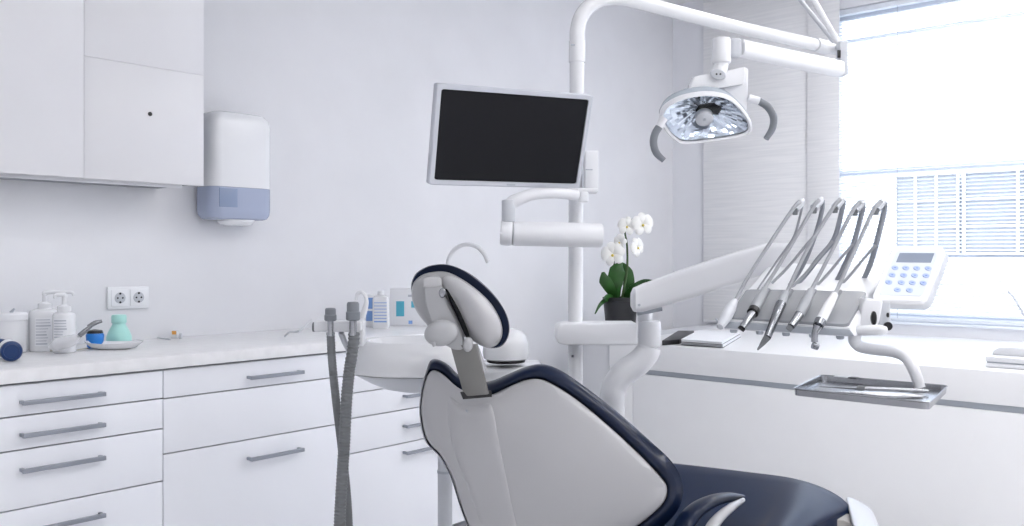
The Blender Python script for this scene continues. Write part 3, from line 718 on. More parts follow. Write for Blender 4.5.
# right-hand support with joint
MB().prism([P(x, y, 2.05) for x, y in ((858, 329), (862, 334), (872, 335), (880, 322), (884, 300), (866, 298), (862, 305))], FW * .05, .006, 3).build('end_support', M['white'], du)
MB().lathe(P(872.5, 318, 2.035), [(.010, 0), (.0125, .004), (.0125, .010), (.008, .012), (0, .012)], 22, FC, .5, 1.3).build('pivot_cover', M['black'], du)
MB().prism([P(x, y, 2.09) for x, y in ((880, 300), (891, 302), (891, 325), (888, 332), (882, 332), (878, 320))], FW * .03, .004, 3).build('keypad_bracket', M['grey'], du)
MB().lathe(P(887, 326, 2.085), [(.009, 0), (.010, .003), (.010, .008), (0, .009)], 18, FC).build('lock_knob', M['black'], du)
MB().lathe(P(887.5, 315, 2.085), [(.003, 0), (.003, .003), (0, .003)], 10, FC, 1, 2).build('bracket_slot', M['black'], du)
MB().tube([P(856, 331, 2.02), P(864, 330.5, 2.01), P(880, 330, 2.0), P(886, 330, 2.0)], [.010, .012, .012, .008], 16, 3).build('grab_handle', M['white'], du)
# tray carrier
MB().tube([P(856, 332, 2.03), P(854.5, 340, 2.03), P(860, 346.5, 2.03), P(874, 349.5, 2.0), P(892, 351.5, 1.96), P(905, 356.5, 1.93), P(913, 368, 1.91), P(920.5, 387.8, 1.90)], [.014, .014, .0135, .013, .013, .013, .0125, .011], 16, 7).build('tray_arm', M['white'], du)
# keypad
kq = [P(892, 246.5, 2.17), P(946, 246.5, 2.19), P(925, 303, 2.10), P(870, 301, 2.08)]
kn = (kq[1] - kq[0]).cross(kq[3] - kq[0]).normalized(); kn = kn if kn.dot(FC) > 0 else -kn
def kring(s, off, r=.12): return [bil(kq[3], kq[2], kq[1], kq[0], .5 + x * s, .5 + y * s) + off for x, y in rrect(.5, .5, r, 6)]
T_ = D3(.028, .03, -.020)
kp = MB().loft([kring(.99, T_ * .35), kring(1, T_ * .3), kring(1, T_ * .12), kring(.985, kn * .001), kring(.95, kn * .003)]).build('keypad', M['whiteb'], du)
MB().loft([kring(.92, T_ * 1.08), kring(.98, T_), kring(.998, T_ * .8), kring(.998, T_ * .3)]).build('keypad_back', M['grey'], kp)
MB().loft([kring(.80, kn * .0031, .08), kring(.80, kn * .0038, .08)], False, True).build('overlay', M['facel'], kp)
def kbox(u0, u1, v0, v1, n0, n1, mt, nm):
    def q_(n_): return [bil(kq[3], kq[2], kq[1], kq[0], u, v) + kn * n_ for u, v in ((u0, v0), (u1, v0), (u1, v1), (u0, v1))]
    return MB().loft([q_(n0), q_(n1)]).build(nm, M[mt], kp)
kbox(.18, .82, .69, .86, .0039, .0045, 'lcd', 'display')
rows = [(.585, (.20, .40, .60, .81)), (.455, (.20, .41, .61, .82)), (.325, (.19, .42, .62, .82)), (.195, (.40, .62))]
for v_, us in rows:
    for u_ in us:
        c_ = bil(kq[3], kq[2], kq[1], kq[0], u_ - .0, v_)
        ku = (kq[1] - kq[0]).normalized(); kv = kn.cross(ku)
        ring0 = [c_ + ku * .0085 * math.cos(t) + kv * .0058 * math.sin(t) for t in [2 * math.pi * i / 16 for i in range(16)]]
        bt = MB().loft([[p + kn * .0039 for p in ring0], [p + kn * .0052 for p in ring0]]).build('button', M['key'], kp)
        MB().box(c_ + kn * .0054, .0026, .0010, .0002, (ku, kv, kn)).build('key_symbol', M['keyd'], bt)

# whip arms (part of the console) and handpieces (lift off)
whips = [[(803, 202), (801, 212), (795, 234), (788, 246), (777, 261), (757, 290)],
         [(823, 200), (822, 210), (816, 233), (806, 259), (796, 277), (783, 292)],
         [(844, 200), (842, 210), (834, 239), (818, 259), (804, 277), (790, 292)],
         [(863.5, 203), (862, 212), (854, 242), (845, 264), (836, 282), (828, 293)],
         [(885, 202), (884, 212), (876.5, 243), (870, 265), (862, 282), (853, 294)]]
hoses = [[(800, 201.5), (793, 209), (770, 243), (748, 277), (738, 296), (734, 303)],
         [(819, 200), (813, 208), (790, 247), (776, 270), (767, 284), (764, 291)],
         [(840, 199.5), (833, 208), (812, 241), (798, 268), (788, 290), (785, 296)],
         [(860, 202.5), (852, 212), (836, 243), (822, 270), (813, 287), (810, 293)],
         [(881, 201.5), (873, 211), (857, 246), (846, 270), (837, 290), (834, 296)]]
wr_ = [.003, .0055, .0062, .0064, .0068]
def ZK(k, y):
    t = (.08, .28, .44, .60, .82)[k]
    return 2.08 - .08 * t - .038 + max(0, min(33, 325 - y)) / 33 * .095
for k in range(5):
    w = whips[k]; zs = [2.18, 2.185, 2.20, 2.22, 2.23, 2.20]
    arm = MB().tube([P(x, y, z_) for (x, y), z_ in zip(w, zs)], [wr_[k] * .8] + [wr_[k]] * 3 + [wr_[k] * .9, wr_[k] * .7], 12, 5).build('whip_arm', M['whip'] if k else M['hosel'], du)
    x, y = hoses[k][0]
    MB().tube([P(x - 5, y + 8, 2.165), P(x + 1, y + 1, 2.175), P(x + 3, y - 1.5, 2.18)], [.0105, .0095, .005], 12, 3).build('whip_end', M['grey'], arm)
    MB().box(P(x - 5, y + 10.5, 2.163), .0055, .005, .0075, (RT, FW, UP), .002).build('hose_clip', M['hose'], arm)
    # second thin hose looping from the whip elbow back to the console
    if k:
        e = w[2]; tgt = (e[0] - 44, e[1] + 50)
        MB().tube([P(e[0] - 1, e[1] + 2, 2.19), P(e[0] - 13, e[1] + 16, 2.20), P(e[0] - 28, e[1] + 34, 2.20), P(tgt[0], tgt[1], 2.19)], [.0035, .0035, .0035, .0035], 8, 5).build('supply_hose', M['hosel'], arm)
labs = ['leftmost instrument on the console, short pale grey rounded syringe', 'second instrument from the left on the console, steel motor with black collar',
        'middle instrument on the console, long dark steel scaler with pointed tip', 'fourth instrument from the left on the console, white with short steel nose',
        'rightmost instrument on the console, white handle with angled chrome head']
for k in range(5):
    h = hoses[k]
    pts = [P(x, y, 2.165 + (ZK(k, h[-1][1]) - 2.165) * (i / 5) ** 1.3) for i, (x, y) in enumerate(h)]
    hp_ = root('dental_handpiece', pts[-1], labs[k], 'dental handpiece')
    MB().tube(pts, [.005, .0048, .0046, .0045, .0048, .006], 10, 6).build('hose', M['hosel'], hp_)
    if k == 0:
        MB().tube([P(735, 301, ZK(k, 301)), P(731, 308, ZK(k, 308)), P(726, 317, ZK(k, 317)), P(720, 327, ZK(k, 327))], [.0075, .013, .014, .008], 16, 5).build('grip', M['grey'], hp_)
        MB().tube([P(720.5, 326, ZK(k, 326)), P(716, 319, ZK(k, 319))], [.003, .002], 8, 1).build('lever', M['grey2'], hp_)
    if k == 1:
        MB().tube([P(765, 289, ZK(k, 289)), P(760, 299, ZK(k, 299)), P(754, 310, ZK(k, 310))], [.0085, .012, .0115], 16, 4).build('grip', M['hosel'], hp_)
        MB().tube([P(754.3, 309.5, ZK(k, 309.5)), P(752.5, 313, ZK(k, 313))], [.0135, .0135], 16, 1).build('collar', M['black'], hp_)
        MB().tube([P(752.5, 313, ZK(k, 313)), P(747, 321, ZK(k, 321)), P(742, 328, ZK(k, 328))], [.010, .0085, .008], 16, 3).build('motor', M['steel'], hp_)
        MB().tube([P(742, 328, ZK(k, 328)), P(740.5, 330, ZK(k, 330))], [.0085, .008], 14, 1).build('end_ring', M['black'], hp_)
    if k == 2:
        MB().tube([P(785.5, 293, ZK(k, 293)), P(781, 304, ZK(k, 304))], [.0085, .0115], 16, 1).build('grip', M['hosel'], hp_)
        MB().tube([P(781, 304, ZK(k, 304)), P(776, 316, ZK(k, 316)), P(767.5, 337, ZK(k, 337))], [.012, .0105, .0085], 16, 4).build('steel_body', M['chrome'], hp_)
        MB().tube([P(767.5, 337, ZK(k, 337)), P(763, 343, ZK(k, 343)), P(757.5, 350, ZK(k, 350))], [.0085, .006, .0018], 14, 3).build('pointed_tip', M['hose'], hp_)
    if k == 3:
        MB().tube([P(811, 291, ZK(k, 291)), P(806, 302, ZK(k, 302)), P(799, 315, ZK(k, 315))], [.009, .012, .0115], 16, 4).build('grip', M['hosel'], hp_)
        MB().tube([P(799, 315, ZK(k, 315)), P(795, 321, ZK(k, 321)), P(791, 326.5, ZK(k, 326.5))], [.0105, .009, .0085], 16, 3).build('motor', M['steel'], hp_)
        MB().tube([P(791, 326.5, ZK(k, 326.5)), P(788, 330, ZK(k, 330))], [.0078, .007], 14, 1).build('nose', M['hose'], hp_)
    if k == 4:
        MB().tube([P(834.5, 295, ZK(k, 295)), P(829, 305, ZK(k, 305)), P(820.5, 321, ZK(k, 321))], [.0085, .012, .012], 16, 4).build('grip', M['whiteb'], hp_)
        MB().tube([P(820.5, 321, ZK(k, 321)), P(818, 326, ZK(k, 326))], [.0128, .0115], 16, 1).build('ring', M['chrome'], hp_)
        MB().tube([P(818, 326, ZK(k, 326)), P(815, 333, ZK(k, 333)), P(814.5, 342, ZK(k, 342))], [.010, .0075, .0075], 16, 4).build('neck', M['steel'], hp_)
        MB().tube([P(812.5, 345, ZK(k, 345)), P(818, 347, ZK(k, 347))], [.008, .0075], 14, 1).build('head', M['chrome'], hp_)

# ------------------------------------------------------------ tray
HT = HC - .28
tq = [onH(x, y, HT) for x, y in ((792.5, 392.5), (821, 378.5), (948, 389.5), (930, 407))]
tc_ = sum(tq, V()) / 4
def tring(s, dz, r=.05): return [bil(tq[0], tq[3], tq[2], tq[1], .5 + x * s, .5 + y * s) + UP * dz for x, y in rrect(.5, .5, r, 4)]
ty = root('instrument_tray', tc_, 'rectangular steel tray held on the white tray arm below the console', 'tray')
MB().loft([tring(.93, -.0045), tring(.975, -.004), tring(.985, .008), tring(1.0, .0095), tring(1.005, .008), tring(.99, .006), tring(.985, -.006), tring(.93, -.0065)], False, False).build('rim', M['steel'], ty)
MB().loft([tring(.935, -.0065), tring(.935, -.0045)]).build('tray_floor', M['steel'], ty)
p0 = bil(tq[0], tq[3], tq[2], tq[1], .19, .93) + UP * .0105
tu = (tq[3] - tq[0]).normalized(); tv = UP.cross(tu)
MB().box(p0, .016, .008, .001, (tu, tv, UP), .0005).build('clip', M['grey'], ty)
MB().box(p0 + tu * .026, .009, .009, .0012, (tu, tv, UP), .0005).build('clip_lock', M['black'], ty)
zt_ = HT - .0042
def T2(u, v, h=.006): return bil(tq[0], tq[3], tq[2], tq[1], u, v) + UP * (zt_ - HT + h)
r = root('dental_explorer', T2(.5, .5), 'slim steel explorer with a knurled collar lying on the tray', 'dental tool')
a_, b_ = T2(.12, .40, .0075), T2(.93, .72, .0075)
L = (b_ - a_).length; dx_ = (b_ - a_).normalized()
MB().lathe(a_, [(.0012, 0), (.002, .03), (.0032, .06), (.0042, .075)], 14, dx_).build('point', M['chrome'], r)
MB().lathe(a_ + dx_ * .0752, [(.0044, 0), (.0055, .003), (.0055, .012), (.0044, .015)], 14, dx_).build('collar', M['hose'], r)
MB().lathe(a_ + dx_ * .0905, [(.004, 0), (.0045, .01), (.0045, L - .11), (.003, L - .1)], 14, dx_).build('shaft', M['steel'], r)
r = root('tweezers', T2(.6, .35), 'steel tweezers lying on the tray in front of the explorer', 'tweezers')
for sgn in (-1, 1):
    MB().tube([T2(.25, .30, .002), T2(.45, .36 + sgn * .03, .003), T2(.7, .44 + sgn * .045, .003), T2(.88, .52, .003)], [.0012, .0022, .0028, .0022], 8, 4).build('tine', M['steel'], r)

# ------------------------------------------------------------ cuspidor (basin unit)
ZB = 2.62
bc_ = P(440, 350, ZB)
cu = root('cuspidor_unit', V((bc_.x, bc_.y, 0)), 'white cuspidor basin unit standing behind the dental chair headrest', 'cuspidor')
def bring(rx, ry, py, z=ZB):   # oval ring, half width given in pixels
    c_ = P(419, py, z)
    return [c_ + RT * (rx / F * z * math.copysign(abs(math.cos(t)) ** .8, math.cos(t))) + FW * (ry * math.copysign(abs(math.sin(t)) ** .9, math.sin(t))) for t in [2 * math.pi * i / 48 for i in range(48)]]
MB().loft([bring(67, .17, 370), bring(66.5, .17, 366), bring(61, .155, 350), bring(57, .14, 341.5), bring(55, .135, 339.5), bring(50, .12, 340), bring(42, .09, 347), bring(16, .04, 350)], False, True).build('basin', M['whiteb'], cu)
MB().loft([bring(66, .17, 370.6), bring(60, .155, 374), bring(48, .12, 381), bring(34, .09, 387), bring(18, .06, 390)], True, True).build('underside', M['grey'], cu)
# pedestal
MB().tube([P(445, 388, ZB + .02), P(445, 440, ZB + .02), P(445, 526, ZB + .02), V((P(445, 400, ZB + .02).x, P(445, 400, ZB + .02).y, .03))], [.022] * 4, 20, 3).build('pedestal', M['grey'], cu)
q_ = P(445, 400, ZB + .02)
MB().tube([P(445, 470, ZB + .02), P(445, 472.5, ZB + .02)], .0235, 20, 1).build('pedestal_ring', M['grey2'], cu)
MB().lathe(V((q_.x, q_.y, .0003)), [(.16, 0), (.16, .015), (.13, .03), (.03, .035)], 30).build('foot', M['white'], cu)
# service body and dome
MB().box(P(511, 384, 2.72), .10, .10, .064, (RT, FW, UP), .02, 4).build('service_body', M['whiteb'], cu)
d0 = P(506, 362, 2.66)
MB().lathe(d0, [(.056, 0), (.058, .002), (.058, .006), (.05, .008)], 30).build('gasket', M['black'], cu)
MB().lathe(d0, [(.060, .0082), (.067, .012), (.070, .03), (.068, .06), (.060, .082), (.045, .096), (.02, .102), (0, .103)], 32).build('dome', M['whiteb'], cu)
MB().tube([P(447, 345, 2.66), P(447, 300, 2.66), P(447.5, 266, 2.66), P(451, 254, 2.66), P(458, 247, 2.66), P(467, 244.5, 2.66), P(477, 247, 2.66), P(484, 254, 2.66), P(488, 262.5, 2.66)], [.0062] * 9, 12, 6).build('rinse_spout', M['whiteb'], cu)
# suction holder (part of the basin unit)
ZH = 2.36
sh = MB().box(P(338.5, 326, ZH + .03), 26 / F * ZH * .92, .016, .0145, (RT, FW, UP), .005, 3).build('suction_holder', M['white'], cu)
MB().tube([P(313, 327, ZH + .03), P(320, 327, ZH + .03)], [.013, .013], 14, 1).build('holder_knob', M['hose'], sh)
MB().tube([P(341, 333, ZH + .03), P(346, 345, ZH + .06), P(355, 360, ZB - .1)], [.008, .008, .008], 12, 3).build('holder_stay', M['grey'], sh)
MB().box(P(361, 333, ZH + .05), .010, .02, .034, (RT, FW, UP), .004, 3).build('holder_post', M['white'], sh)
ej = root('saliva_ejector', P(361, 322, ZH + .05), 'small white hooked saliva ejector standing in the suction holder', 'suction tip')
MB().tube([P(362, 318, ZH + .05), P(365, 309, ZH + .05), P(366.5, 300, ZH + .05), P(363, 292.5, ZH + .05), P(357.5, 294, ZH + .05), P(356, 300, ZH + .05)], [.009, .008, .0055, .005, .0045, .004], 12, 6).build('tube', M['whiteb'], ej)
# hoses
def ribbed(pts, r0, amp, pitch):
    c, _ = crom([V(p) for p in pts], [0] * len(pts), 12)
    # resample evenly
    out = [c[0]]; acc = 0
    for i in range(1, len(c)):
        d_ = (c[i] - c[i - 1]).length
        k_ = max(1, int(d_ / (pitch / 4)))
        for j in range(k_): out.append(c[i - 1].lerp(c[i], (j + 1) / k_))
    rs = [r0 + amp * (1 if (i // 2) % 2 else -1) for i in range(len(out))]
    return MB().tube(out, rs, 16, 1)
s1 = root('suction_hose', P(330.5, 330, ZH), 'thinner grey suction hose, left of the two hanging from the holder', 'suction hose')
ribbed([P(330.5, 332, ZH), P(332, 360, ZH), P(336, 400, ZH + .01), P(342, 450, ZH + .03), P(346.5, 490, ZH + .05), P(349, 530, ZH + .06), P(352, 620, ZH + .08), C3(-.34, ZH + .20, .06), C3(-.30, ZB + .02, .05)], 4.1 / F * ZH, .0005, .007).build('hose', M['hose'], s1)
s2 = root('suction_hose', P(354, 330, ZH), 'thicker ribbed grey suction hose, right of the two hanging from the holder', 'suction hose')
ribbed([P(354, 332, ZH - .012), P(353.5, 345, ZH - .015), P(349.5, 370, ZH - .02), P(346.5, 400, ZH - .025), P(344.5, 440, ZH - .03), P(342, 480, ZH - .03), P(339.5, 530, ZH - .03), P(338, 620, ZH - .02), C3(-.36, ZH + .02, .06), C3(-.24, ZB - .18, .05)], 5.6 / F * ZH, .0009, .008).build('hose', M['hose'], s2)
def suction(r_, px, pyt, pyb, w, z, k):
    s_ = w / F * z
    MB().lathe(P(px, pyb, z), [(s_ * .45, -.040), (s_ * .5, -.036), (s_ * .5, -.001)], 20).build('metal_neck', M['steel'], r_)
    H = (pyb - pyt) / F * z
    MB().lathe(P(px, pyb, z), [(s_ * .8, 0), (s_ * .98, .003), (s_ * .98, H * .45), (s_ * .86, H * .5), (s_ * .86, H * .9), (s_ * .72, H), (s_ * .40, H), (s_ * .38, H - .008), (0, H - .008)], 20).build('grip', M['lamph'], r_)
suction(s1, 330.5, 308, 321, 6.2, ZH - .012, 0); suction(s2, 353, 302, 320.5, 7.2, ZH - .022, 1)

# ------------------------------------------------------------ dental chair
ch_o = P(640, 560, 2.35); ch_o.z = 0
CH = root('dental_chair', ch_o, 'navy blue dental chair with white shell back and tilted oval headrest', 'dental chair')
def bz_(x, y):   # depth of the rear surface of the backrest: spine nearest, far edge turned away
    t = (x - 421) / 262.0
    return 2.30 - .34 * t + (y - 370) / 160 * .05
# outline of shell (pixel coords of the real silhouette), continues below the frame
sh_o = [(427, 376), (434, 370), (445, 376), (457, 388), (472, 396), (490, 395), (508, 387), (525, 380), (540, 379), (556, 386), (580, 402), (610, 427), (640, 455), (658, 474), (667, 487), (664, 502), (650, 516), (625, 536), (600, 560), (570, 585), (535, 592), (505, 580), (480, 550), (462, 508), (452, 478), (441, 456), (427, 440), (421, 415), (422, 395)]
cxs, cys = 535, 462
def lap(pts, n):
    for _ in range(n): pts = [((pts[i - 1][0] + pts[(i + 1) % len(pts)][0]) / 4 + pts[i][0] / 2, (pts[i - 1][1] + pts[(i + 1) % len(pts)][1]) / 4 + pts[i][1] / 2) for i in range(len(pts))]
    return pts
def shr(s, bulge, pts=sh_o):
    out = []
    for x, y in lap(pts, 0 if s > .97 else int((1 - s) * 60)):
        xx, yy = cxs + (x - cxs) * s, cys + (y - cys) * s
        out.append(P(xx, yy, bz_(xx, yy) - bulge))
    return ringof(out, 5)
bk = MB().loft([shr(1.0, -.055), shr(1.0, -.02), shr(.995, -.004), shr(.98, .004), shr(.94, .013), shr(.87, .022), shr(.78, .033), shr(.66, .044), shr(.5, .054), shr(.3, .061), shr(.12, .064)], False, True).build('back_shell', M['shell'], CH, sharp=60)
# upholstery of backrest: rolled edge beyond the shell
nv_o = [(427, 368), (433, 359), (446, 363), (459, 375), (473, 382), (490, 381), (508, 374), (525, 367), (542, 364), (560, 370), (584, 386), (615, 410), (648, 439), (672, 462), (682, 482), (681, 503), (668, 522), (640, 545), (612, 566), (575, 592), (535, 598), (505, 586), (480, 556), (461, 510), (451, 479), (440, 458), (425, 441), (419.5, 415), (421, 392)]
def nvr(s, dz, dx=0, dy=0):
    out = []
    for x, y in nv_o:
        xx, yy = cxs + (x - cxs) * s + dx, cys + (y - cys) * s + dy
        out.append(P(xx, yy, bz_(xx, yy) + dz))
    return ringof(out, 5)
def mid(t, dz):
    out = []
    for (x0, y0), (x1, y1) in zip(sh_o, nv_o):
        out.append(P(x0 + (x1 - x0) * t, y0 + (y1 - y0) * t, bz_(x0, y0) + dz))
    return ringof(out, 5)
MB().loft([mid(-.25, .03), mid(.05, .012), mid(.35, .004), mid(.65, .008), mid(.9, .024), nvr(1.0, .045), nvr(.995, .07), nvr(.97, .095), nvr(.9, .115), nvr(.7, .12), nvr(.3, .11)], False, True).build('backrest_upholstery', M['navy'], CH, sharp=80)
# black seal between shell and cushion
MB().loft([mid(.02, .010), mid(.06, .008), mid(.06, .016), mid(.02, .018)], False, False).build('backrest_seal', M['black'], CH)
from mathutils.bvhtree import BVHTree
_t = BVHTree.FromPolygons([v.co + ORG[bk.name] for v in bk.data.vertices], [tuple(p.vertices) for p in bk.data.polygons])
def onshell(px, py, off=0.0):
    o_ = V((0, 0, HC)); d_ = (P(px, py, 1.0) - o_).normalized()
    h_ = _t.ray_cast(o_, d_)
    return (h_[0] if h_[0] is not None else P(px, py, bz_(px, py) - .03)) - d_ * off
sp = [(449, 396), (457, 402), (466, 405), (478, 405), (489, 402), (494, 412), (498, 435), (504, 465), (512, 505), (520, 545), (505, 556), (490, 545), (477, 515), (466, 485), (457, 462), (450, 435), (447, 412)]
def spr(s_, off, sm=0):
    q2 = lap(sp, sm); a = sum(p[0] for p in q2) / len(q2); b_ = sum(p[1] for p in q2) / len(q2)
    pts = [(p.x, p.y) for p in ringof([V((a + (x - a) * s_, b_ + (y - b_) * s_, 0)) for x, y in q2], 4)]
    return [onshell(x, y, off) for x, y in pts]
MB().loft([spr(1.0, -.002), spr(.97, .0015), spr(.90, .004, 1), spr(.75, .0055, 2), spr(.5, .006, 3), spr(.2, .006, 4)], False, True).build('spine_cover', M['shell'], CH, sharp=80)
# spine hatch mark
MB().box(onshell(467, 411, .006), .004, .002, .0015, ((RT * .7 - UP * .7).normalized(), FW, (RT * .7 + UP * .7).normalized())).build('shell_mark', M['grey2'], CH)
# headrest bar
zb = 2.10
barq = [(450, 346), (476, 344), (487.5, 394.5), (464, 396.5)]
MB().prism([P(450, 346, 2.13), P(476, 344, 2.10), P(487.5, 394.5, 2.135), P(464, 396.5, 2.17)], D3(.004, .012, 0), .002).build('headrest_bar', M['bar'], CH)
MB().prism([P(x, y, 2.165) for x, y in ((460, 392), (491, 391), (492, 397), (463, 399.5))], D3(0, .006, 0), .001).build('bar_slot', M['black'], CH)
# headrest : oval pad seen from behind
hx, hy = 458, 307
ln = V((.735, .678)); sn = V((.678, -.735))         # image-plane long axis (down right) and short axis (up right)
def hring(a, b_, dz, ox=0, oy=0, n=44, e=.9):
    out = []
    for i in range(n):
        t = 2 * math.pi * i / n; c_, s_ = math.cos(t), math.sin(t)
        c2 = math.copysign(abs(c_) ** e, c_); s2 = math.copysign(abs(s_) ** e, s_)
        x = hx + ox + ln.x * a * c2 + sn.x * b_ * s2; y = hy + oy + ln.y * a * c2 + sn.y * b_ * s2
        z = 2.16 - (x - 458) / 50 * .035
        out.append(P(x, y, z + dz))
    return out
def hz(x, y): return 2.15 - (x - 458) / 50 * .035 + (y - 307) / 50 * .01
def hpoly(pts, sc, dz, k=4, ox=0, oy=0, sm=0):
    a = sum(p[0] for p in pts) / len(pts); b_ = sum(p[1] for p in pts) / len(pts)
    return ringof([P(a + (x - a) * sc + ox, b_ + (y - b_) * sc + oy, hz(x, y) + dz) for x, y in lap(pts, sm)], k)
nav = [(411, 288), (413.5, 277), (420, 270), (432, 265), (448, 264.5), (466, 271.5), (485, 286), (500, 302.5), (508, 318), (509.5, 332), (505, 343), (497, 348), (484, 347), (468, 338), (450, 326), (428, 314), (415, 302)]
shl = [(411.5, 291), (414, 282), (421, 275.5), (432, 272), (447, 272), (462, 279), (478, 290.5), (491, 303.5), (500, 319), (502.5, 333), (498, 344), (487, 348), (474, 341.5), (460, 335), (445, 333), (430, 327), (419, 315), (413, 303)]
rpad = [(441.5, 281), (448, 275.5), (462, 281), (478, 292.5), (490.5, 305), (499, 320), (501, 333), (496, 343.5), (486, 346.5), (474, 340), (466, 330), (459, 318), (451, 304), (444, 292)]
lpl = [(412.5, 291), (415.5, 282), (424, 276.5), (437, 275.5), (441, 281), (443.5, 292), (450.5, 304), (458, 318), (464, 331), (461, 345), (452, 347), (440, 342), (427, 325), (419, 313), (414, 303)]
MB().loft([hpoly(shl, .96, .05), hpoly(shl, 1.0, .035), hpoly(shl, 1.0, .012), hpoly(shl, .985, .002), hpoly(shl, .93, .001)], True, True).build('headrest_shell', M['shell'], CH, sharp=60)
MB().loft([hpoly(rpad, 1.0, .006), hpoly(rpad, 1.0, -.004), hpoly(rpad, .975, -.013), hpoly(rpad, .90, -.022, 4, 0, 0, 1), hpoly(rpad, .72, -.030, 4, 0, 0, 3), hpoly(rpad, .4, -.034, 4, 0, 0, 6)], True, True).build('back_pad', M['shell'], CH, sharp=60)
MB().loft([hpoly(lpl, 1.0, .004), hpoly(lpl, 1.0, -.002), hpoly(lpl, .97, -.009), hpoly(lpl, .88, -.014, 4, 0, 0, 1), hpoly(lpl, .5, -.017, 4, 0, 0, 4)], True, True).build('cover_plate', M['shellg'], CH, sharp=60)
MB().loft([hpoly(nav, .93, .02), hpoly(nav, .985, .014), hpoly(nav, 1.0, .026), hpoly(nav, 1.0, .05), hpoly(nav, .97, .075), hpoly(nav, .88, .095, 4, 3, -3), hpoly(nav, .6, .11, 4, 4, -4), hpoly(nav, .2, .115, 4, 4, -4)], True, True).build('headrest_cushion', M['navy'], CH, sharp=80)
zm = 2.12
def flatpiece(pts, z, th, mt, nm, bev=.004, smooth=True):
    return MB().prism(ringof([P(x, y, z) for x, y in pts], 4) if smooth else [P(x, y, z) for x, y in pts], D3(0, th, 0), bev, 3).build(nm, M[mt], CH)
flatpiece([(424, 290), (425, 285), (439, 284), (443, 290), (447, 304), (455, 318), (462, 332), (465, 346), (461, 350), (452, 349), (440, 340), (431, 322), (426, 306)], zm - .002, .03, 'shellg', 'tilt_arm', .005)
flatpiece([(423, 285), (424.5, 278), (439, 277.5), (441.5, 283), (440, 286.5), (425, 287.5)], zm - .004, .014, 'shell', 'arm_cap', .003)
MB().tube([P(446, 289, zm - .004), P(450, 297, zm - .006), P(456, 309, zm - .008), P(461, 320, zm - .008), P(466, 332, zm - .008), P(469, 339, zm - .004)], [.002, .0045, .006, .0065, .006, .003], 12, 5).build('hinge_gap_shade', M['gapshade'], CH)  # black strip painting the shade between tilt mechanism and pad
MB().lathe(P(442.5, 293, zm - .012), [(.010, 0), (.0105, .004), (.008, .008), (0, .009)], 20, FC, .8, 1.15).build('hinge_pin', M['steel'], CH)
MB().lathe(P(441.5, 333, zm - .012), [(.036, -.006), (.038, 0), (.038, .006), (.035, .012), (.027, .017), (.014, .020), (0, .021)], 32, (FC + UP * .15 - RT * .1), 1.08, .82).build('lock_knob', M['shellg'], CH)
MB().tube([P(433, 342, zm - .03), P(434.5, 346.5, zm - .03)], [.005, .004], 10, 1).build('knob_tab', M['shellg'], CH)
MB().lathe(P(468, 344.5, zm - .015), [(.0135, -.01), (.0145, 0), (.0135, .006), (.009, .010), (0, .011)], 24, FC - UP * .1, .85, 1.25).build('ball_joint', M['shellg'], CH)

# seat
far_e = [(590, 453, 2.62), (625, 455, 2.62), (680, 460.5, 2.61), (740, 467.5, 2.57), (780, 472.5, 2.54), (800, 476.5, 2.52), (820, 483, 2.50), (838, 492, 2.48), (850, 503, 2.46), (853, 514, 2.45)]
near_e = [(570, 606, 1.99), (605, 600, 1.97), (650, 590, 1.96), (700, 580, 1.95), (735, 566, 1.95), (752, 552, 1.96), (768, 545, 1.98), (782, 545, 2.02), (795, 537, 2.10), (806, 528, 2.2)]
rings = []
th = [.10, .10, .10, .10, .095, .09, .085, .075, .065, .05]
for (a, b_, c_), (d_, e_, f_), t in zip(far_e, near_e, th):
    A1, B1 = P(a, b_, c_), P(d_, e_, f_); w = B1 - A1
    up_ = UP
    ring = []
    for u, v in ((0, -.6), (-.012, -.3), (.0, -.05), (.03, .0), (.12, .03), (.3, .05), (.5, .055), (.7, .05), (.88, .03), (.97, .0), (1.0, -.05), (1.012, -.3), (1.0, -.6), (.93, -.95), (.5, -1), (.07, -.95)):
        vv = v * t if v < -.1 else v * .16
        if -.1 <= v: vv = (v - .055) * .16 if False else v * .12 - .004
        ring.append(A1 + w * u + up_ * vv)
    rings.append(ring)
# smooth along
def smooth_rings(rings, k=5):
    n = len(rings[0]); cols = [crom([r_[i] for r_ in rings], [0] * len(rings), k)[0] for i in range(n)]
    return [[cols[i][j] for i in range(n)] for j in range(len(cols[0]))]
MB().loft(smooth_rings(rings)).build('seat_cushion', M['navys'], CH, sharp=80)
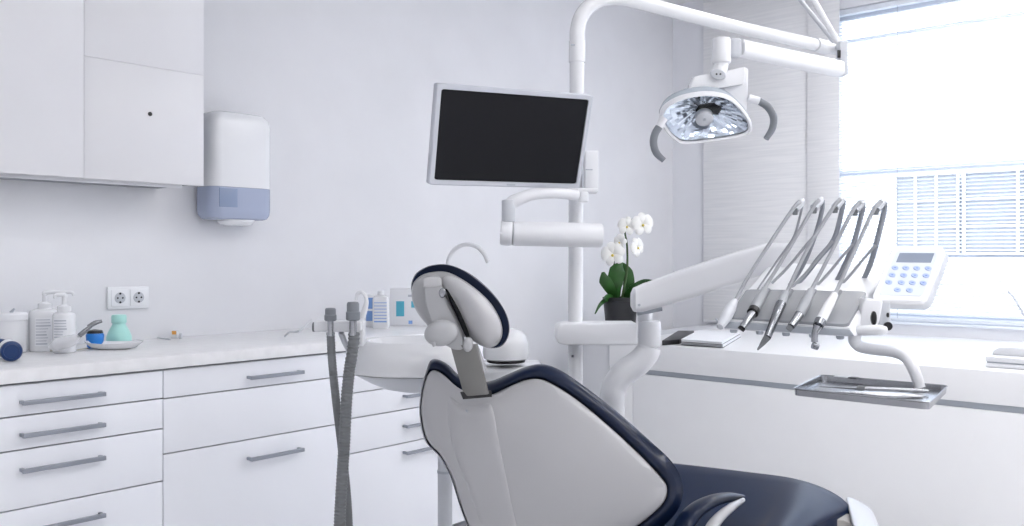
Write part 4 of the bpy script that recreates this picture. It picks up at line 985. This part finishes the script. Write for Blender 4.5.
# shell under the seat and end cap
rings = []
for (a, b_, c_), (d_, e_, f_), t in zip(far_e[:-2], near_e[:-2], th):
    A1, B1 = P(a, b_, c_), P(d_, e_, f_); w = B1 - A1
    rings.append([A1 + w * u - UP * (t * .9 + v) for u, v in ((.06, 0), (.94, 0), (.9, .05), (.5, .07), (.1, .05))])
MB().loft(smooth_rings(rings)).build('seat_shell', M['taupe'], CH, sharp=60)
cap = [P(846, 497, 2.50), P(856, 499, 2.50), (P(868, 506, 2.5)), P(874, 514, 2.5), P(876, 524, 2.5), P(860, 524, 2.5), P(853, 516, 2.5), P(848, 506, 2.5)]
MB().prism(ringof(cap, 3), D3(-.06, -.22, -.03), .004, 2).build('leg_rest_cap', M['grey'], CH)
MB().prism([P(x, y, 2.42) for x, y in ((800, 519), (822, 510.5), (850, 513.5), (868, 522), (862, 545), (810, 550))], D3(-.04, -.06, 0), .004, 2).build('leg_rest_underside', M['taupe'], CH)
# armrest
ap = [P(672, 560, 2.02), P(682, 530, 2.03), P(694, 512, 2.06), P(710, 502, 2.10), P(727, 497.5, 2.15), P(742, 497, 2.20)]
MB().tube(ap, [.028, .030, .029, .025, .020, .009], 18, 6, flat=.62, flatdir=UP).build('armrest_pad', M['navy'], CH, sharp=80)
ap2 = [P(700, 560, 2.0), P(709, 533, 2.01), P(718, 519, 2.05), P(731, 507.5, 2.10), P(743, 500, 2.18)]
MB().tube(ap2, [.016, .0145, .0125, .010, .006], 14, 6).build('armrest_shell', M['shell'], CH)
# base below the frame
sb = P(660, 560, 2.35)
MB().lathe(V((sb.x, sb.y, .0003)), [(.22, 0), (.22, .02), (.20, .05), (.12, .07), (.10, .09), (.10, .30), (.13, .36)], 36).build('base_column', M['white'], CH)

# ------------------------------------------------------------ light
w = bpy.data.worlds.new('World'); SC.world = w; w.use_nodes = True
bg = w.node_tree.nodes['Background']; bg.inputs['Color'].default_value = (.86, .92, 1.0, 1); bg.inputs['Strength'].default_value = 2.6
sky = None
# camera
cd = bpy.data.cameras.new('Camera'); cam = bpy.data.objects.new('Camera', cd); COL.objects.link(cam)
cam.location = (0, 0, HC); cam.rotation_euler = (math.pi / 2, 0, AN - math.pi / 2)
cd.sensor_width = 36; cd.lens = F / 1024 * 36; cd.shift_y = -6 / 1024; cd.clip_start = .05
SC.camera = cam
vs = SC.view_settings; vs.view_transform = 'Standard'; vs.look = 'None'; vs.gamma = 1; vs.exposure = 0.55; vs.use_curve_mapping = False
SC.cycles.use_denoising = True
SC.cycles.max_bounces = 10; SC.cycles.diffuse_bounces = 6; SC.cycles.glossy_bounces = 4; SC.cycles.transmission_bounces = 6
